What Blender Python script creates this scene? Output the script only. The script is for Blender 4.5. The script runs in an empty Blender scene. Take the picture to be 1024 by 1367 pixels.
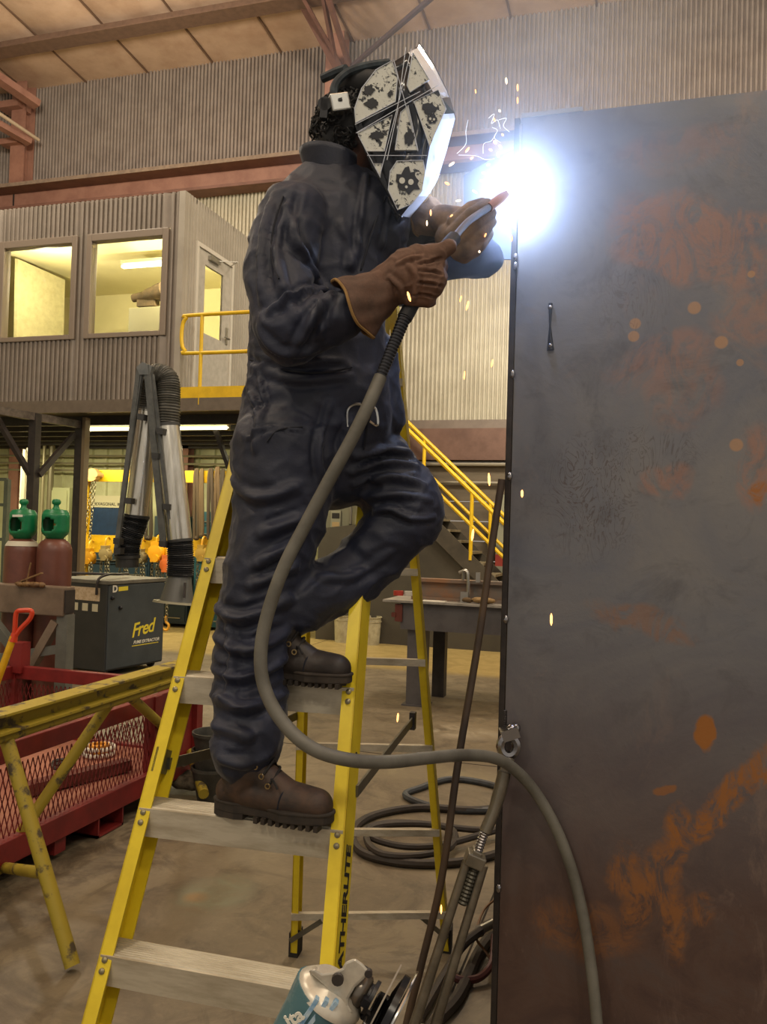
import bpy, bmesh, math, random
import numpy as np
from mathutils import Vector, Matrix, noise
from mathutils.bvhtree import BVHTree
random.seed(7); rng = np.random.RandomState(3)
S = bpy.context.scene; COL = S.collection

# ---------------------------------------------------------------- camera
FPX = 1130.0
PSI, TH, RO = math.radians(17.3), math.atan(24.5/FPX), 0.03
CAM = np.array([0, 0, 1.62])
_R0 = np.array([math.cos(PSI), math.sin(PSI), 0])
FW = np.array([-math.sin(PSI)*math.cos(TH), math.cos(PSI)*math.cos(TH), math.sin(TH)])
_U0 = np.cross(_R0, FW)
RC = _R0*math.cos(RO)+_U0*math.sin(RO)
UC = _U0*math.cos(RO)-_R0*math.sin(RO)
cd = bpy.data.cameras.new('camera'); cam = bpy.data.objects.new('camera', cd); COL.objects.link(cam)
cd.sensor_fit = 'VERTICAL'; cd.sensor_height = 24; cd.lens = FPX/1367*24; cd.clip_start = .05; cd.clip_end = 200
m = Matrix.Identity(4)
for i in range(3):
    m[i][0], m[i][1], m[i][2], m[i][3] = RC[i], UC[i], -FW[i], CAM[i]
cam.matrix_world = m
S.camera = cam
# ---------------------------------------------------------------- world, exposure, lights
S.view_settings.view_transform = 'Standard'; S.view_settings.look = 'None'
S.view_settings.gamma = 1; S.view_settings.use_curve_mapping = False
S.view_settings.exposure = 0.12
w = bpy.data.worlds.new('world'); S.world = w; w.use_nodes = True
bg = w.node_tree.nodes['Background']; bg.inputs[0].default_value = (1.0, .90, .78, 1); bg.inputs[1].default_value = .42

def light(name, kind, loc, power, col, size=1.0, size_y=None, target=None, spread=None):
    ld = bpy.data.lights.new(name, kind); ld.energy = power; ld.color = col
    if kind == 'AREA':
        ld.size = size
        if size_y: ld.shape = 'RECTANGLE'; ld.size_y = size_y
        if spread: ld.spread = spread
    else: ld.shadow_soft_size = size
    o = bpy.data.objects.new(name, ld); COL.objects.link(o); o.location = loc
    if target is not None:
        o.rotation_euler = (Vector(target)-Vector(loc)).to_track_quat('-Z', 'Y').to_euler()
    return o
WARM = (1.0, .87, .68)
for i, (x, y, p) in enumerate([(-7.5, 8, 420), (-1, 8.2, 460), (4, 6.5, 380), (-5.5, 1.5, 380), (1.5, .0, 330), (-3, -3.5, 380), (2.5, -4, 300)]):
    light('high_bay_lamp', 'POINT', (x, y, 7.6), p, WARM, .3)
ARC = CAM + (FW+(684-512)/FPX*RC-(252-683.5)/FPX*UC)*2.35
light('arc_light', 'POINT', tuple(ARC), 26, (.46, .62, 1.0), .018)

# ---------------------------------------------------------------- geometry helpers
def ray(x, y): return FW+(x-512)/FPX*RC-(y-683.5)/FPX*UC
def P(x, y, d): return CAM+ray(x, y)*d
def PY(x, y, Y): r = ray(x, y); return CAM+r*(Y/r[1])
def PX(x, y, X): r = ray(x, y); return CAM+r*(X/r[0])
def PZ(x, y, Z): r = ray(x, y); return CAM+r*((Z-1.62)/r[2])
def V(*a): return np.array(a, float)
def nrm(v): v = np.asarray(v, float); return v/(np.linalg.norm(v)+1e-12)

def smooth_path(pts, n=8, closed=False):
    pts = [np.asarray(p, float) for p in pts]; out = []; N = len(pts)
    for i in range(N if closed else N-1):
        if closed: a, b, c, d = pts[i-1], pts[i], pts[(i+1) % N], pts[(i+2) % N]
        else: a, b, c, d = pts[max(i-1, 0)], pts[i], pts[i+1], pts[min(i+2, N-1)]
        for k in range(n):
            t = k/n
            out.append(.5*((2*b)+(c-a)*t+(2*a-5*b+4*c-d)*t*t+(3*b-a-3*c+d)*t**3))
    if not closed: out.append(pts[-1])
    return out

class MB:
    def __init__(s): s.v = []; s.f = []; s.sm = []
    def add(s, vs, fs, smooth=False):
        o = len(s.v); s.v += [tuple(map(float, v)) for v in vs]
        s.f += [tuple(i+o for i in f) for f in fs]; s.sm += [smooth]*len(fs); return s
    def box(s, a, b):
        x0, y0, z0 = np.minimum(a, b); x1, y1, z1 = np.maximum(a, b)
        return s.add([(x0,y0,z0),(x1,y0,z0),(x1,y1,z0),(x0,y1,z0),(x0,y0,z1),(x1,y0,z1),(x1,y1,z1),(x0,y1,z1)],
                     [(0,3,2,1),(4,5,6,7),(0,1,5,4),(1,2,6,5),(2,3,7,6),(3,0,4,7)])
    def bar(s, a, b, w, h, up=(0,0,1)):
        """box section from a to b; w across, h along up"""
        a, b = np.asarray(a, float), np.asarray(b, float); t = nrm(b-a)
        u = np.asarray(up, float); u = nrm(u-t*(u@t)); x = np.cross(t, u)
        vs = [p+x*i*w/2+u*j*h/2 for p in (a, b) for i, j in ((-1,-1),(1,-1),(1,1),(-1,1))]
        return s.add(vs, [(3,2,1,0),(4,5,6,7),(0,1,5,4),(1,2,6,5),(2,3,7,6),(3,0,4,7)])
    def tube(s, path, r, n=10, closed=False, smooth=True, flat=None):
        path = [np.asarray(p, float) for p in path]; N = len(path)
        rs = r if hasattr(r, '__len__') else [r]*N
        t0 = nrm(path[1]-path[0]); u = np.cross(t0, (0, 0, 1))
        if np.linalg.norm(u) < .1: u = np.cross(t0, (1, 0, 0))
        u = nrm(u); vs = []
        for i, p in enumerate(path):
            if closed: t = nrm(path[(i+1) % N]-path[i-1])
            else: t = nrm(path[min(i+1, N-1)]-path[max(i-1, 0)])
            u = nrm(u-t*(u@t)); v = np.cross(t, u)
            for k in range(n):
                a = 2*math.pi*k/n; vs.append(p+(u*math.cos(a)+v*math.sin(a))*rs[i])
        fs = []
        for i in range(N if closed else N-1):
            for k in range(n):
                j = (i+1) % N; fs.append((i*n+k, i*n+(k+1) % n, j*n+(k+1) % n, j*n+k))
        s.add(vs, fs, smooth)
        if not closed:
            o = len(s.v)-len(vs)
            s.f.append(tuple(o+k for k in range(n))[::-1]); s.f.append(tuple(o+(N-1)*n+k for k in range(n))); s.sm += [False, False]
        return s
    def lathe(s, prof, c=(0,0,0), axis=(0,0,1), n=20, smooth=True, cap=True):
        c = np.asarray(c, float); t = nrm(axis); u = np.cross(t, (0,0,1))
        if np.linalg.norm(u) < .1: u = np.cross(t, (1,0,0))
        u = nrm(u); v = np.cross(t, u)
        vs = [c+t*h+(u*math.cos(2*math.pi*k/n)+v*math.sin(2*math.pi*k/n))*r for r, h in prof for k in range(n)]
        fs = [(i*n+k, i*n+(k+1) % n, (i+1)*n+(k+1) % n, (i+1)*n+k) for i in range(len(prof)-1) for k in range(n)]
        s.add(vs, fs, smooth)
        if cap:
            o = len(s.v)-len(vs)
            s.f.append(tuple(o+k for k in range(n))[::-1]); s.f.append(tuple(o+(len(prof)-1)*n+k for k in range(n))); s.sm += [False, False]
        return s
    def prism(s, poly, vec):
        n = len(poly); poly = [np.asarray(p, float) for p in poly]; vec = np.asarray(vec, float)
        return s.add(poly+[p+vec for p in poly], [tuple(range(n))[::-1], tuple(range(n, 2*n))]+[(i, (i+1) % n, n+(i+1) % n, n+i) for i in range(n)])
    def sph(s, c, r, sc=(1,1,1), n=12, m=8):
        c = np.asarray(c, float); vs = [c+V(0,0,r*sc[2])]; fs = []
        for i in range(1, m):
            a = math.pi*i/m
            for k in range(n):
                b = 2*math.pi*k/n; vs.append(c+V(r*sc[0]*math.sin(a)*math.cos(b), r*sc[1]*math.sin(a)*math.sin(b), r*sc[2]*math.cos(a)))
        vs.append(c-V(0,0,r*sc[2]))
        for k in range(n):
            fs.append((0, 1+k, 1+(k+1) % n))
            for i in range(m-2):
                q = 1+i*n; fs.append((q+k, q+n+k, q+n+(k+1) % n, q+(k+1) % n))
            q = 1+(m-2)*n; fs.append((q+k, len(vs)-1, q+(k+1) % n))
        return s.add(vs, fs, True)
    def grid(s, rows, smooth=True):
        m_, n_ = len(rows), len(rows[0]); vs = [p for r in rows for p in r]
        return s.add(vs, [(i*n_+j, i*n_+j+1, (i+1)*n_+j+1, (i+1)*n_+j) for i in range(m_-1) for j in range(n_-1)], smooth)
    def ibeam(s, a, b, w, h, tf=.02, tw=.015, up=(0,0,1)):
        a, b = np.asarray(a, float), np.asarray(b, float); t = nrm(b-a); u = np.asarray(up, float); u = nrm(u-t*(u@t))
        s.bar(a+u*(h/2-tf/2), b+u*(h/2-tf/2), w, tf, u); s.bar(a-u*(h/2-tf/2), b-u*(h/2-tf/2), w, tf, u)
        return s.bar(a, b, tw, h-2*tf, u)
    def build(s, name, mat, parent=None, bevel=0, fix=True):
        me = bpy.data.meshes.new(name); v = np.array(s.v)
        if parent is None: o0 = V((v[:,0].min()+v[:,0].max())/2, (v[:,1].min()+v[:,1].max())/2, v[:,2].min())
        else: o0 = wloc(parent)
        v = v-o0
        me.from_pydata(v.tolist(), [], s.f); me.polygons.foreach_set('use_smooth', s.sm)
        if fix:
            b = bmesh.new(); b.from_mesh(me); bmesh.ops.recalc_face_normals(b, faces=b.faces); b.to_mesh(me); b.free()
        me.materials.append(mat); me.update()
        if any(s.sm) and len(s.f) < 60000: me.set_sharp_from_angle(angle=math.radians(42))
        o = bpy.data.objects.new(name, me); COL.objects.link(o)
        if parent is None: o.location = o0
        else: o.parent = parent
        if bevel:
            md = o.modifiers.new('bevel', 'BEVEL'); md.width = bevel; md.segments = 2; md.limit_method = 'ANGLE'; md.angle_limit = .7
        return o
def wloc(o):
    l = V(0,0,0)
    while o is not None: l = l+np.array(o.location); o = o.parent
    return l
def tag(o, label=None, cat=None, group=None, kind=None):
    if label: o['label'] = label
    if cat: o['category'] = cat
    if group: o['group'] = group
    if kind: o['kind'] = kind
    return o
def thing(name, label, cat, loc, group=None):
    o = bpy.data.objects.new(name, None); COL.objects.link(o); o.location = tuple(map(float, loc)); o.empty_display_size = .1
    return tag(o, label, cat, group)
def struct(o): o['kind'] = 'structure'; return o
def dup(root, loc, rotz=0, label=None, scale=None):
    def cp(o, par):
        c = o.copy(); COL.objects.link(c)
        if par is not None: c.parent = par
        for ch in list(o.children): cp(ch, c)
        return c
    r = cp(root, None); r.location = tuple(map(float, loc)); r.rotation_euler = (0, 0, rotz)
    if scale: r.scale = (scale,)*3
    if label: r['label'] = label
    return r

# ---------------------------------------------------------------- materials
def lin(h):
    h = h.lstrip('#'); c = [int(h[i:i+2], 16)/255 for i in (0, 2, 4)]
    return tuple(x/12.92 if x <= .04045 else ((x+.055)/1.055)**2.4 for x in c)+(1,)
class NT:
    def __init__(s, name):
        s.m = bpy.data.materials.new(name); s.m.use_nodes = True; s.t = s.m.node_tree; s.n = s.t.nodes; s.b = s.n['Principled BSDF']
        s.tc = s.n.new('ShaderNodeTexCoord').outputs['Object']
    def L(s, a, b): s.t.links.new(a, b)
    def noise(s, scale, detail=4, rough=.6, vec=None, stretch=None, dist=0):
        vec = vec or s.tc
        if stretch:
            mp = s.n.new('ShaderNodeMapping'); mp.inputs['Scale'].default_value = stretch; s.L(vec, mp.inputs[0]); vec = mp.outputs[0]
        t = s.n.new('ShaderNodeTexNoise'); t.inputs['Scale'].default_value = scale; t.inputs['Detail'].default_value = detail
        t.inputs['Roughness'].default_value = rough; t.inputs['Distortion'].default_value = dist; s.L(vec, t.inputs['Vector']); return t.outputs[0]
    def ramp(s, fac, a, b, ca=(0,0,0,1), cb=(1,1,1,1)):
        r = s.n.new('ShaderNodeValToRGB'); s.L(fac, r.inputs[0]); e = r.color_ramp.elements
        e[0].position = a; e[0].color = ca; e[1].position = b; e[1].color = cb; return r.outputs[0]
    def mix(s, fac, a, b):
        x = s.n.new('ShaderNodeMix'); x.data_type = 'RGBA'
        for k, v in ((0, fac), (6, a), (7, b)):
            if isinstance(v, (int, float)): x.inputs[k].default_value = v
            elif isinstance(v, tuple): x.inputs[k].default_value = v
            else: s.L(v, x.inputs[k])
        return x.outputs[2]
    def math(s, op, a, b=0.0):
        x = s.n.new('ShaderNodeMath'); x.operation = op
        for k, v in ((0, a), (1, b)):
            if isinstance(v, (int, float)): x.inputs[k].default_value = v
            else: s.L(v, x.inputs[k])
        return x.outputs[0]
    def bump(s, h, strength=.3, dist=.01):
        b = s.n.new('ShaderNodeBump'); b.inputs['Strength'].default_value = strength; b.inputs['Distance'].default_value = dist
        s.L(h, b.inputs['Height']); s.L(b.outputs[0], s.b.inputs['Normal'])
    def set(s, k, v):
        if isinstance(v, (int, float, tuple)): s.b.inputs[k].default_value = v
        else: s.L(v, s.b.inputs[k])
_M = {}
def mat(name, c, c2=None, rough=.55, metal=0, scale=10, lo=.4, hi=.65, bump=0, bs=None, stretch=None, emit=0, spec=.5):
    if name in _M: return _M[name]
    t = NT(name); c = lin(c); t.set('Roughness', rough); t.set('Metallic', metal); t.set('Specular IOR Level', spec)
    if c2:
        n = t.noise(scale, 5, .65, stretch=stretch); t.set('Base Color', t.ramp(n, lo, hi, c, lin(c2)))
    else: t.set('Base Color', c)
    if bump: t.bump(t.noise(bs or scale*3, 4, .6), bump, .004)
    if emit: t.set('Emission Color', c); t.set('Emission Strength', emit)
    _M[name] = t.m; return t.m
# ================================================================= SETTING
M_corr = mat('corrugated_brown', '#958a82', '#857a73', rough=.42, metal=.1, scale=3)
M_corrcream = mat('corrugated_cream', '#b5af9c', '#a59e8b', rough=.4, metal=.2, scale=2)
M_cream = mat('cream_sheet', '#c9cba0', '#b9b88c', rough=.5, scale=3)
M_mezz = mat('mezzanine_cladding', '#8d8378', '#7f766b', rough=.5, metal=.15, scale=2)
M_mezzside = mat('mezzanine_side_cladding', '#aba496', '#9f988a', rough=.5, metal=.1, scale=2)
M_trimgrey = mat('taupe_trim', '#75695f', '#6a5f56', rough=.5, scale=4)
M_red = mat('red_oxide_steel', '#9b7160', '#8a6152', rough=.6, scale=4, bump=.1)
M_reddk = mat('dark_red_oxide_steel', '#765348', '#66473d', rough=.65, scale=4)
M_dark = mat('black_painted_steel', '#2b2624', '#38322e', rough=.5, scale=8)
M_yel = mat('safety_yellow_paint', '#e8c01c', '#d8b014', rough=.4, scale=6)
M_insul = mat('vinyl_insulation_facing', '#c6aa93', '#b0927b', rough=.5, scale=1.4, bump=.5, bs=3, spec=.3)
M_conc = None
def floor_mat():
    t = NT('stained_concrete')
    n1 = t.noise(.7, 6, .65); n2 = t.noise(3.0, 6, .7, dist=1.2); n3 = t.noise(22, 4, .6); n4 = t.noise(1.3, 5, .7, dist=2.5)
    base = t.ramp(n1, .35, .68, lin('#675c4a'), lin('#8b7f68'))
    base = t.mix(t.ramp(n2, .45, .75), base, lin('#554a3c'))
    base = t.mix(t.math('MULTIPLY', t.ramp(n3, .55, .8), .35), base, lin('#9c9078'))
    base = t.mix(t.math('MULTIPLY', t.ramp(n4, .56, .64), .45), base, lin('#463d31'))
    # lighter tan band along the far wall
    sx = t.n.new('ShaderNodeSeparateXYZ'); t.L(t.tc, sx.inputs[0])
    far = t.ramp(t.math('ADD', t.math('MULTIPLY', sx.outputs[1], .1), t.math('MULTIPLY', t.math('SUBTRACT', n2, .5), .04)), .44, .47)
    base = t.mix(far, base, t.mix(t.ramp(n2, .4, .7), lin('#a8925c'), lin('#8f7b4c')))
    def floor_patch(px, py, r, ry, col, st, base):
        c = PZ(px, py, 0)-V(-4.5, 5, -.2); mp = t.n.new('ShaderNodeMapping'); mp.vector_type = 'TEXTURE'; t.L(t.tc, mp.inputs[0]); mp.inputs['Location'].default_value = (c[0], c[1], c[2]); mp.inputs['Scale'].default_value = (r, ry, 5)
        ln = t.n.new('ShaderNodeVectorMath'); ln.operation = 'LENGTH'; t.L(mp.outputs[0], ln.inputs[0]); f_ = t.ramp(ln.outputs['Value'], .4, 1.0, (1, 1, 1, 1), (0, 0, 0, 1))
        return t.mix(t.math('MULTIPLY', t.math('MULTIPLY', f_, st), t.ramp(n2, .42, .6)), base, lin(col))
    base = floor_patch(285, 1195, .20, .28, '#9aa58a', .5, base); base = floor_patch(262, 1198, .07, .07, '#a8763c', .5, base); base = floor_patch(300, 1130, .5, .3, '#7f7460', .7, base)  # greenish and orange spills, then a grey-brown patch
    base = floor_patch(120, 1110, .8, .7, '#3f362b', .6, base); base = floor_patch(610, 975, .5, .35, '#a79c85', .9, base); base = floor_patch(560, 1030, .9, .35, '#8f8468', .7, base)  # darker patch at the cart, paler ones farther right
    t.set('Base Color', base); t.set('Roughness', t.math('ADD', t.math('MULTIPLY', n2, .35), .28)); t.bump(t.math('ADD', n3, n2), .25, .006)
    return t.m
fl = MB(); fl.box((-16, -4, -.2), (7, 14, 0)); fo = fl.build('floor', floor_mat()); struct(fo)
# expansion joints sawn in the slab
j = MB()
for x in (-.62, -4.4): j.box((x-.004, -1, -.003), (x+.004, 12, .0012))
j.box((-8, 5.9, -.003), (4, 5.912, .0012)); j.build('joint', mat('joint_dark', '#2a241c', rough=.9), fo)

def corrug(a, b, z0, z1, pitch, amp, out, wide=False):
    """corrugated sheet mesh between plan points a, b; ribs bulge along out"""
    a, b = V(*a), V(*b); Ln = np.linalg.norm(b-a); t = (b-a)/Ln; out = V(*out)
    prof = [(0, 0), (.18, 0), (.32, 1), (.68, 1), (.82, 0)] if wide else [(0, 0), (.30, 0), (.40, .85), (.50, 1), (.82, 1), (.92, .85)]
    if wide: prof = [(0, 0), (.7, 0), (.76, 1), (.92, 1), (.98, 0)]
    n = int(Ln/pitch); cols = []
    for i in range(n):
        for u, h in prof:
            s_ = (i+u)*pitch; cols.append(a+t*s_+out*amp*h)
    cols.append(a+t*Ln)
    m_ = MB(); m_.grid([[V(c[0], c[1], z0) for c in cols], [V(c[0], c[1], z1) for c in cols]], smooth=False)
    return m_
YB = 12.7
z_beam_top = 7.61; z_beam_bot = 7.20
# upper back wall
wb = corrug((-13.5, YB), (6, YB), 7.55, 9.9, .0678, .042, (0, -1)).build('wall_back', M_corr); struct(wb)
corrug((-13.5, YB), (6, YB), 3.32, 7.56, .0678, .036, (0, -1)).build('cladding_sheet', M_corrcream, wb)
corrug((-13.5, YB-.02), (-3.6, YB-.02), 0, 3.33, .30, .04, (0, -1), wide=True).build('liner_sheet', M_cream, wb)
M_block = mat('grey_wall_boards', '#6d6251', '#5c5243', rough=.8, scale=1.2, stretch=(1, 1, 7))
for k in range(11):
    z = k*.3; mb = MB(); mb.box((-3.6, YB-.03-.012*(k % 2), z+.004), (6, YB+.05, z+.292)); mb.build('wall_board', M_block, wb)
b = MB(); b.box((-13.5, YB-.07, 3.2), (6, YB, 3.34)); b.build('base_flashing', M_trimgrey, wb)
b = MB(); b.box((-3.6, YB-.16, 2.72), (6, YB-.03, 3.2)); b.build('girt_beam', mat('rusty_brown_girt', '#6b5146', '#5a4238', rough=.7, scale=3), wb)
b = MB(); b.tube([(-3.5, YB-.1, 2.66), (6, YB-.1, 2.66)], .03, 8); b.tube([(-3.5, YB-.1, 2.38), (6, YB-.1, 2.38)], .022, 8); b.build('wall_pipe', mat('dull_pipe', '#8b8474', rough=.5), wb)
# runway beam
rb = thing('runway_beam', 'long salmon red steel runway beam crossing the back wall above the office', 'beam', (-3, YB-.2, z_beam_bot))
mb = MB(); mb.box((-13.4, YB-.42, z_beam_top-.05), (6, YB-.03, z_beam_top)); mb.build('top_flange', M_reddk, rb); mb = MB(); mb.box((-13.4, YB-.43, z_beam_top-.055), (6, YB-.42, z_beam_top+.01)); mb.build('flange_edge', mat('dusty_flange', '#8a7868', '#77665a', rough=.8), rb)  # top flange darker than the web, its underside shade put into the colour
mb = MB(); mb.box((-13.4, YB-.10, z_beam_bot), (6, YB-.06, z_beam_top-.05)); mb.build('web', M_red, rb)
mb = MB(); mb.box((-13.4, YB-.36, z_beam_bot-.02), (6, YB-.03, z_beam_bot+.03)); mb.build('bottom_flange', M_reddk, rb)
mb = MB(); mb.box((PY(24, 260, YB)[0]-.012, YB-.115, z_beam_bot), (PY(24, 260, YB)[0]+.012, YB-.1, z_beam_top-.05)); mb.build('splice_joint', M_dark, rb)
# columns
for i, px in enumerate((39, 452)):
    X = PY(px, 200, YB)[0]
    c = thing('wall_column', ['salmon red wall column at the far left with bracing bracket', 'salmon red wall column behind the welder head under roof trusses'][i], 'column', (X, YB-.2, z_beam_top))
    mb = MB(); mb.ibeam((X, YB-.18, z_beam_top), (X, YB-.18, 9.55), .3, .26, .025, .02, up=(0, 1, 0)); mb.build('shaft', M_red, c)
    if i == 0:
        mb = MB(); mb.box((X-.35, YB-.45, 9.0), (X+.1, YB-.1, 9.12)); mb.box((X-.3, YB-.42, 8.35), (X+.1, YB-.2, 8.45)); mb.build('bracket', M_red, c)
# truss braces (reddish angles) by second column, rods
Xc = PY(452, 200, YB)[0]
def at_roof(px, py, Y): return PY(px, py, Y)
tr = thing('roof_brace', 'reddish steel roof braces fanning up from the column behind the welder', 'brace', (Xc, 12.3, 9.0))
for (x0, y0, x1, y1, w_) in ((386, -30, 455, 98, .14), (398, -14, 458, 92, .05), (428, -25, 450, 95, .06), (434, -15, 468, 92, .07)):
    mb = MB(); mb.bar(PY(x1, y1, 12.45), PY(x0, y0, 11.0), w_, .06, up=(0, 1, 0)); mb.build('brace_angle', M_reddk, tr)
rd = MB(); rd.tube([PY(466, 92, 12.5), PY(590, -15, 10.2)], .04, 8); tag(rd.build('brace_rod', mat('grey_violet_rod', '#57484c', rough=.5)), 'dark sloping rod under the ceiling right of the roof braces', 'rod')
rd = MB(); rd.tube([PY(52, 187, 12.4), PY(-30, 132, 11.2)], .03, 8); tag(rd.build('brace_rod', mat('pale_pipe', '#b7a48c', rough=.4)), 'pale thin rod at the far left by the wall column', 'rod')
mb = MB(); mb.bar(PY(40, 190, 12.35), PY(-40, 145, 11.4), .16, .1); mb.bar(PY(50, 140, 12.3), PY(-30, 85, 11.3), .2, .12); tag(mb.build('knee_brace', M_red), 'salmon steel knee braces meeting the far left wall column', 'brace')
# ceiling
def roofz(Y): return 9.40+.075*(YB-Y)
ce = MB(); ce.add([(-16, 13, roofz(13)+.16), (8, 13, roofz(13)+.16), (8, -5, roofz(-5)+.16), (-16, -5, roofz(-5)+.16), (-16, 13, roofz(13)+.2), (8, 13, roofz(13)+.2), (8, -5, roofz(-5)+.2), (-16, -5, roofz(-5)+.2)],
    [(0,1,2,3), (7,6,5,4), (0,3,7,4), (1,5,6,2), (0,4,5,1), (3,2,6,7)])
ceo = struct(ce.build('ceiling', M_insul))
X0s = [-15+.15+1.27*k for k in range(18)]
pan = []
for k in range(17):
    xa, xb = X0s[k], X0s[k]+1.27
    rows = []
    for iy in range(40):
        Y = YB+.02-iy*.18
        row = []
        for ix in range(9):
            u = ix/8; sag = min(1, .1+iy/7)*.06*math.sin(math.pi*u)**.6*(1+.15*math.sin(Y*1.3+k*1.7)) + .008*math.sin(Y*4+k+u*3)
            row.append(V(xa+(xb-xa)*u, Y, roofz(Y)+.1-sag))
        rows.append(row)
    q = MB(); q.grid(rows); q.build('insulation_panel', M_insul, ceo)
mb = MB()
for k in range(18): mb.bar((X0s[k], YB, roofz(YB)+.085), (X0s[k], 5.6, roofz(5.6)+.085), .03, .02)
mb.build('insulation_seam', mat('seam_dark', '#6d5442', rough=.8), ceo)['kind'] = 'stuff'
pu = MB(); pu.box((-14, 11.25, roofz(11.3)-.2), (6, 11.4, roofz(11.3)+.0)); pu.box((-14, 11.1, roofz(11.3)-.2), (6, 11.25, roofz(11.3)-.18))
tag(pu.build('roof_purlin', mat('brown_purlin', '#6e5647', '#5f4a3d', rough=.6)), 'long brown purlin crossing under the tan ceiling insulation', 'beam')
wl = corrug((-13.5, -4), (-13.5, YB), 3.3, 10.6, .0678, .042, (1, 0)).build('wall_left', M_corr); struct(wl)
corrug((-13.5, -4), (-13.5, YB), 0, 3.3, .30, .04, (1, 0), wide=True).build('liner_sheet', M_cream, wl)
# other walls far outside the frame are left open to the rest of the shop

# ================================================================= MEZZANINE OFFICE
XM = -5.313; YM = 8.8; zt = 5.575; zf = 3.1; XL = -13.4
mz = thing('mezzanine_office', 'brown corrugated office on a steel mezzanine with two lit windows', 'office', (-8, YM, 2.95))
w1 = [PY(3, 326, YM), PY(101, 451, YM)]; w2 = [PY(119, 311, YM), PY(222, 449, YM)]
wz0, wz1 = 3.86, 5.15
a1, b1 = w1[0][0], w1[1][0]; a2, b2 = w2[0][0], w2[1][0]
def cm(x0, x1, z0, z1): return corrug((x0, YM), (x1, YM), z0, z1, .0678, .026, (0, -1))
fr = MB()
for x0, x1, z0, z1 in ((XL, a1, zf, zt), (a1, b1, zf, wz0), (a1, b1, wz1, zt), (b1, a2, zf, zt), (a2, b2, zf, wz0), (a2, b2, wz1, zt), (b2, XM-.06, zf, zt)):
    q = cm(x0, x1, z0, z1); fr.add(q.v, q.f, True)
fr.build('front_cladding', M_mezz, mz)
q = MB(); q.box((XM-.07, YM-.035, zf), (XM+.01, YM+.1, zt)); q.build('corner_flashing', M_mezzside, mz)
q = MB(); q.box((XL, YM-.06, 2.95), (XM+.0, YM+.0, zf)); q.box((XM, YM-.06, 2.95), (-3.2, YM, zf)); q.build('floor_fascia', mat('mezz_fascia', '#6f6456', '#655b4e', rough=.5), mz)
q = MB(); q.box((XL, YM+.02, 3.0), (-3.7, YB-.1, 3.09)); q.build('floor_deck', M_dark, mz)
for y in (9.4, 10.0, 10.6, 11.2, 11.8, 12.4):
    q = MB(); q.box((XL, y, 2.88), (-3.75, y+.08, 3.0)); q.build('joist', M_dark, mz)
# windows in the front
GL = NT('clear_glass'); GL.set('Roughness', .02); GL.set('Transmission Weight', 1.0); GL.set('IOR', 1.05); GL.set('Base Color', (1, 1, 1, 1)); GL = GL.m
M_frame = mat('taupe_window_frame', '#877a6c', rough=.45)
for i, (a, b_) in enumerate(((a1, b1), (a2, b2))):
    q = MB(); f_ = .075
    q.box((a, YM-.045, wz0), (a+f_, YM+.08, wz1)); q.box((b_-f_, YM-.045, wz0), (b_, YM+.08, wz1))
    q.box((a+f_, YM-.045, wz0), (b_-f_, YM+.08, wz0+.06)); q.box((a+f_, YM-.045, wz1-.09), (b_-f_, YM+.08, wz1))
    wf = q.build('window_frame', M_frame, mz, bevel=.006)
    q = MB(); q.box((a+f_, YM+.03, wz0+.06), (b_-f_, YM+.034, wz1-.09)); q.build('pane', GL, wf)
# interior
M_int = mat('office_cream_wall', '#e3dcae', '#d9d2a2', rough=.8, scale=1)
q = MB(); q.box((XL, YB-.3, zf), (XM-.05, YB-.25, zt)); q.build('interior_back_wall', M_int, mz)
q = MB(); q.box((XL, YM+.1, zt-.05), (XM, YB-.3, zt)); q.build('office_roof', M_int, mz)
q = MB(); q.box((XL, YM+.05, 2.0+zf-2.0), (XM-.06, YB-.3, zf+.02)); q.build('office_floor', mat('office_floor', '#7f7562', rough=.8), mz)
# side wall with door
dY0, dY1, dz = 9.04, 10.0, 5.07
sd = MB()
for y0, y1, z0, z1 in ((YM+.02, dY0, zf, zt), (dY0, dY1, dz, zt), (dY1, YB-.05, zf, zt)):
    q = corrug((XM, y0), (XM, y1), z0, z1, .0678, .014, (1, 0)); sd.add(q.v, q.f, True)
sd.build('side_cladding', M_mezzside, mz)
q = MB(); q.box((XM-.1, YM+.1, zf), (XM-.04, dY0, zt)); q.box((XM-.1, dY1, zf), (XM-.04, YB-.3, zt)); q.box((XM-.1, dY0, dz), (XM-.04, dY1, zt)); q.build('side_lining', M_int, mz)
dr = thing('door_1', None, None, (XM, (dY0+dY1)/2, zf)); struct(dr)
M_door = mat('pale_grey_door', '#b9b4a8', '#aaa598', rough=.45)
q = MB()
q.box((XM-.04, dY0, zf), (XM+.035, dY0+.05, dz)); q.box((XM-.04, dY1-.05, zf), (XM+.035, dY1, dz)); q.box((XM-.04, dY0+.05, dz-.05), (XM+.035, dY1-.05, dz)); q.build('door_frame', mat('door_frame_white', '#d0cbbe', rough=.4), dr)
q = MB(); g0, g1, h0, h1 = dY0+.24, dY1-.25, 4.0, 4.85
q.box((XM-.02, dY0+.05, zf+.02), (XM+.012, g0, dz-.05)); q.box((XM-.02, g1, zf+.02), (XM+.012, dY1-.05, dz-.05)); q.box((XM-.02, g0, zf+.02), (XM+.012, g1, h0)); q.box((XM-.02, g0, h1), (XM+.012, g1, dz-.05)); leaf = q.build('door_leaf', M_door, dr)
q = MB(); q.box((XM-.006, g0, h0), (XM-.002, g1, h1)); q.build('door_glass', GL, leaf)
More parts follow.
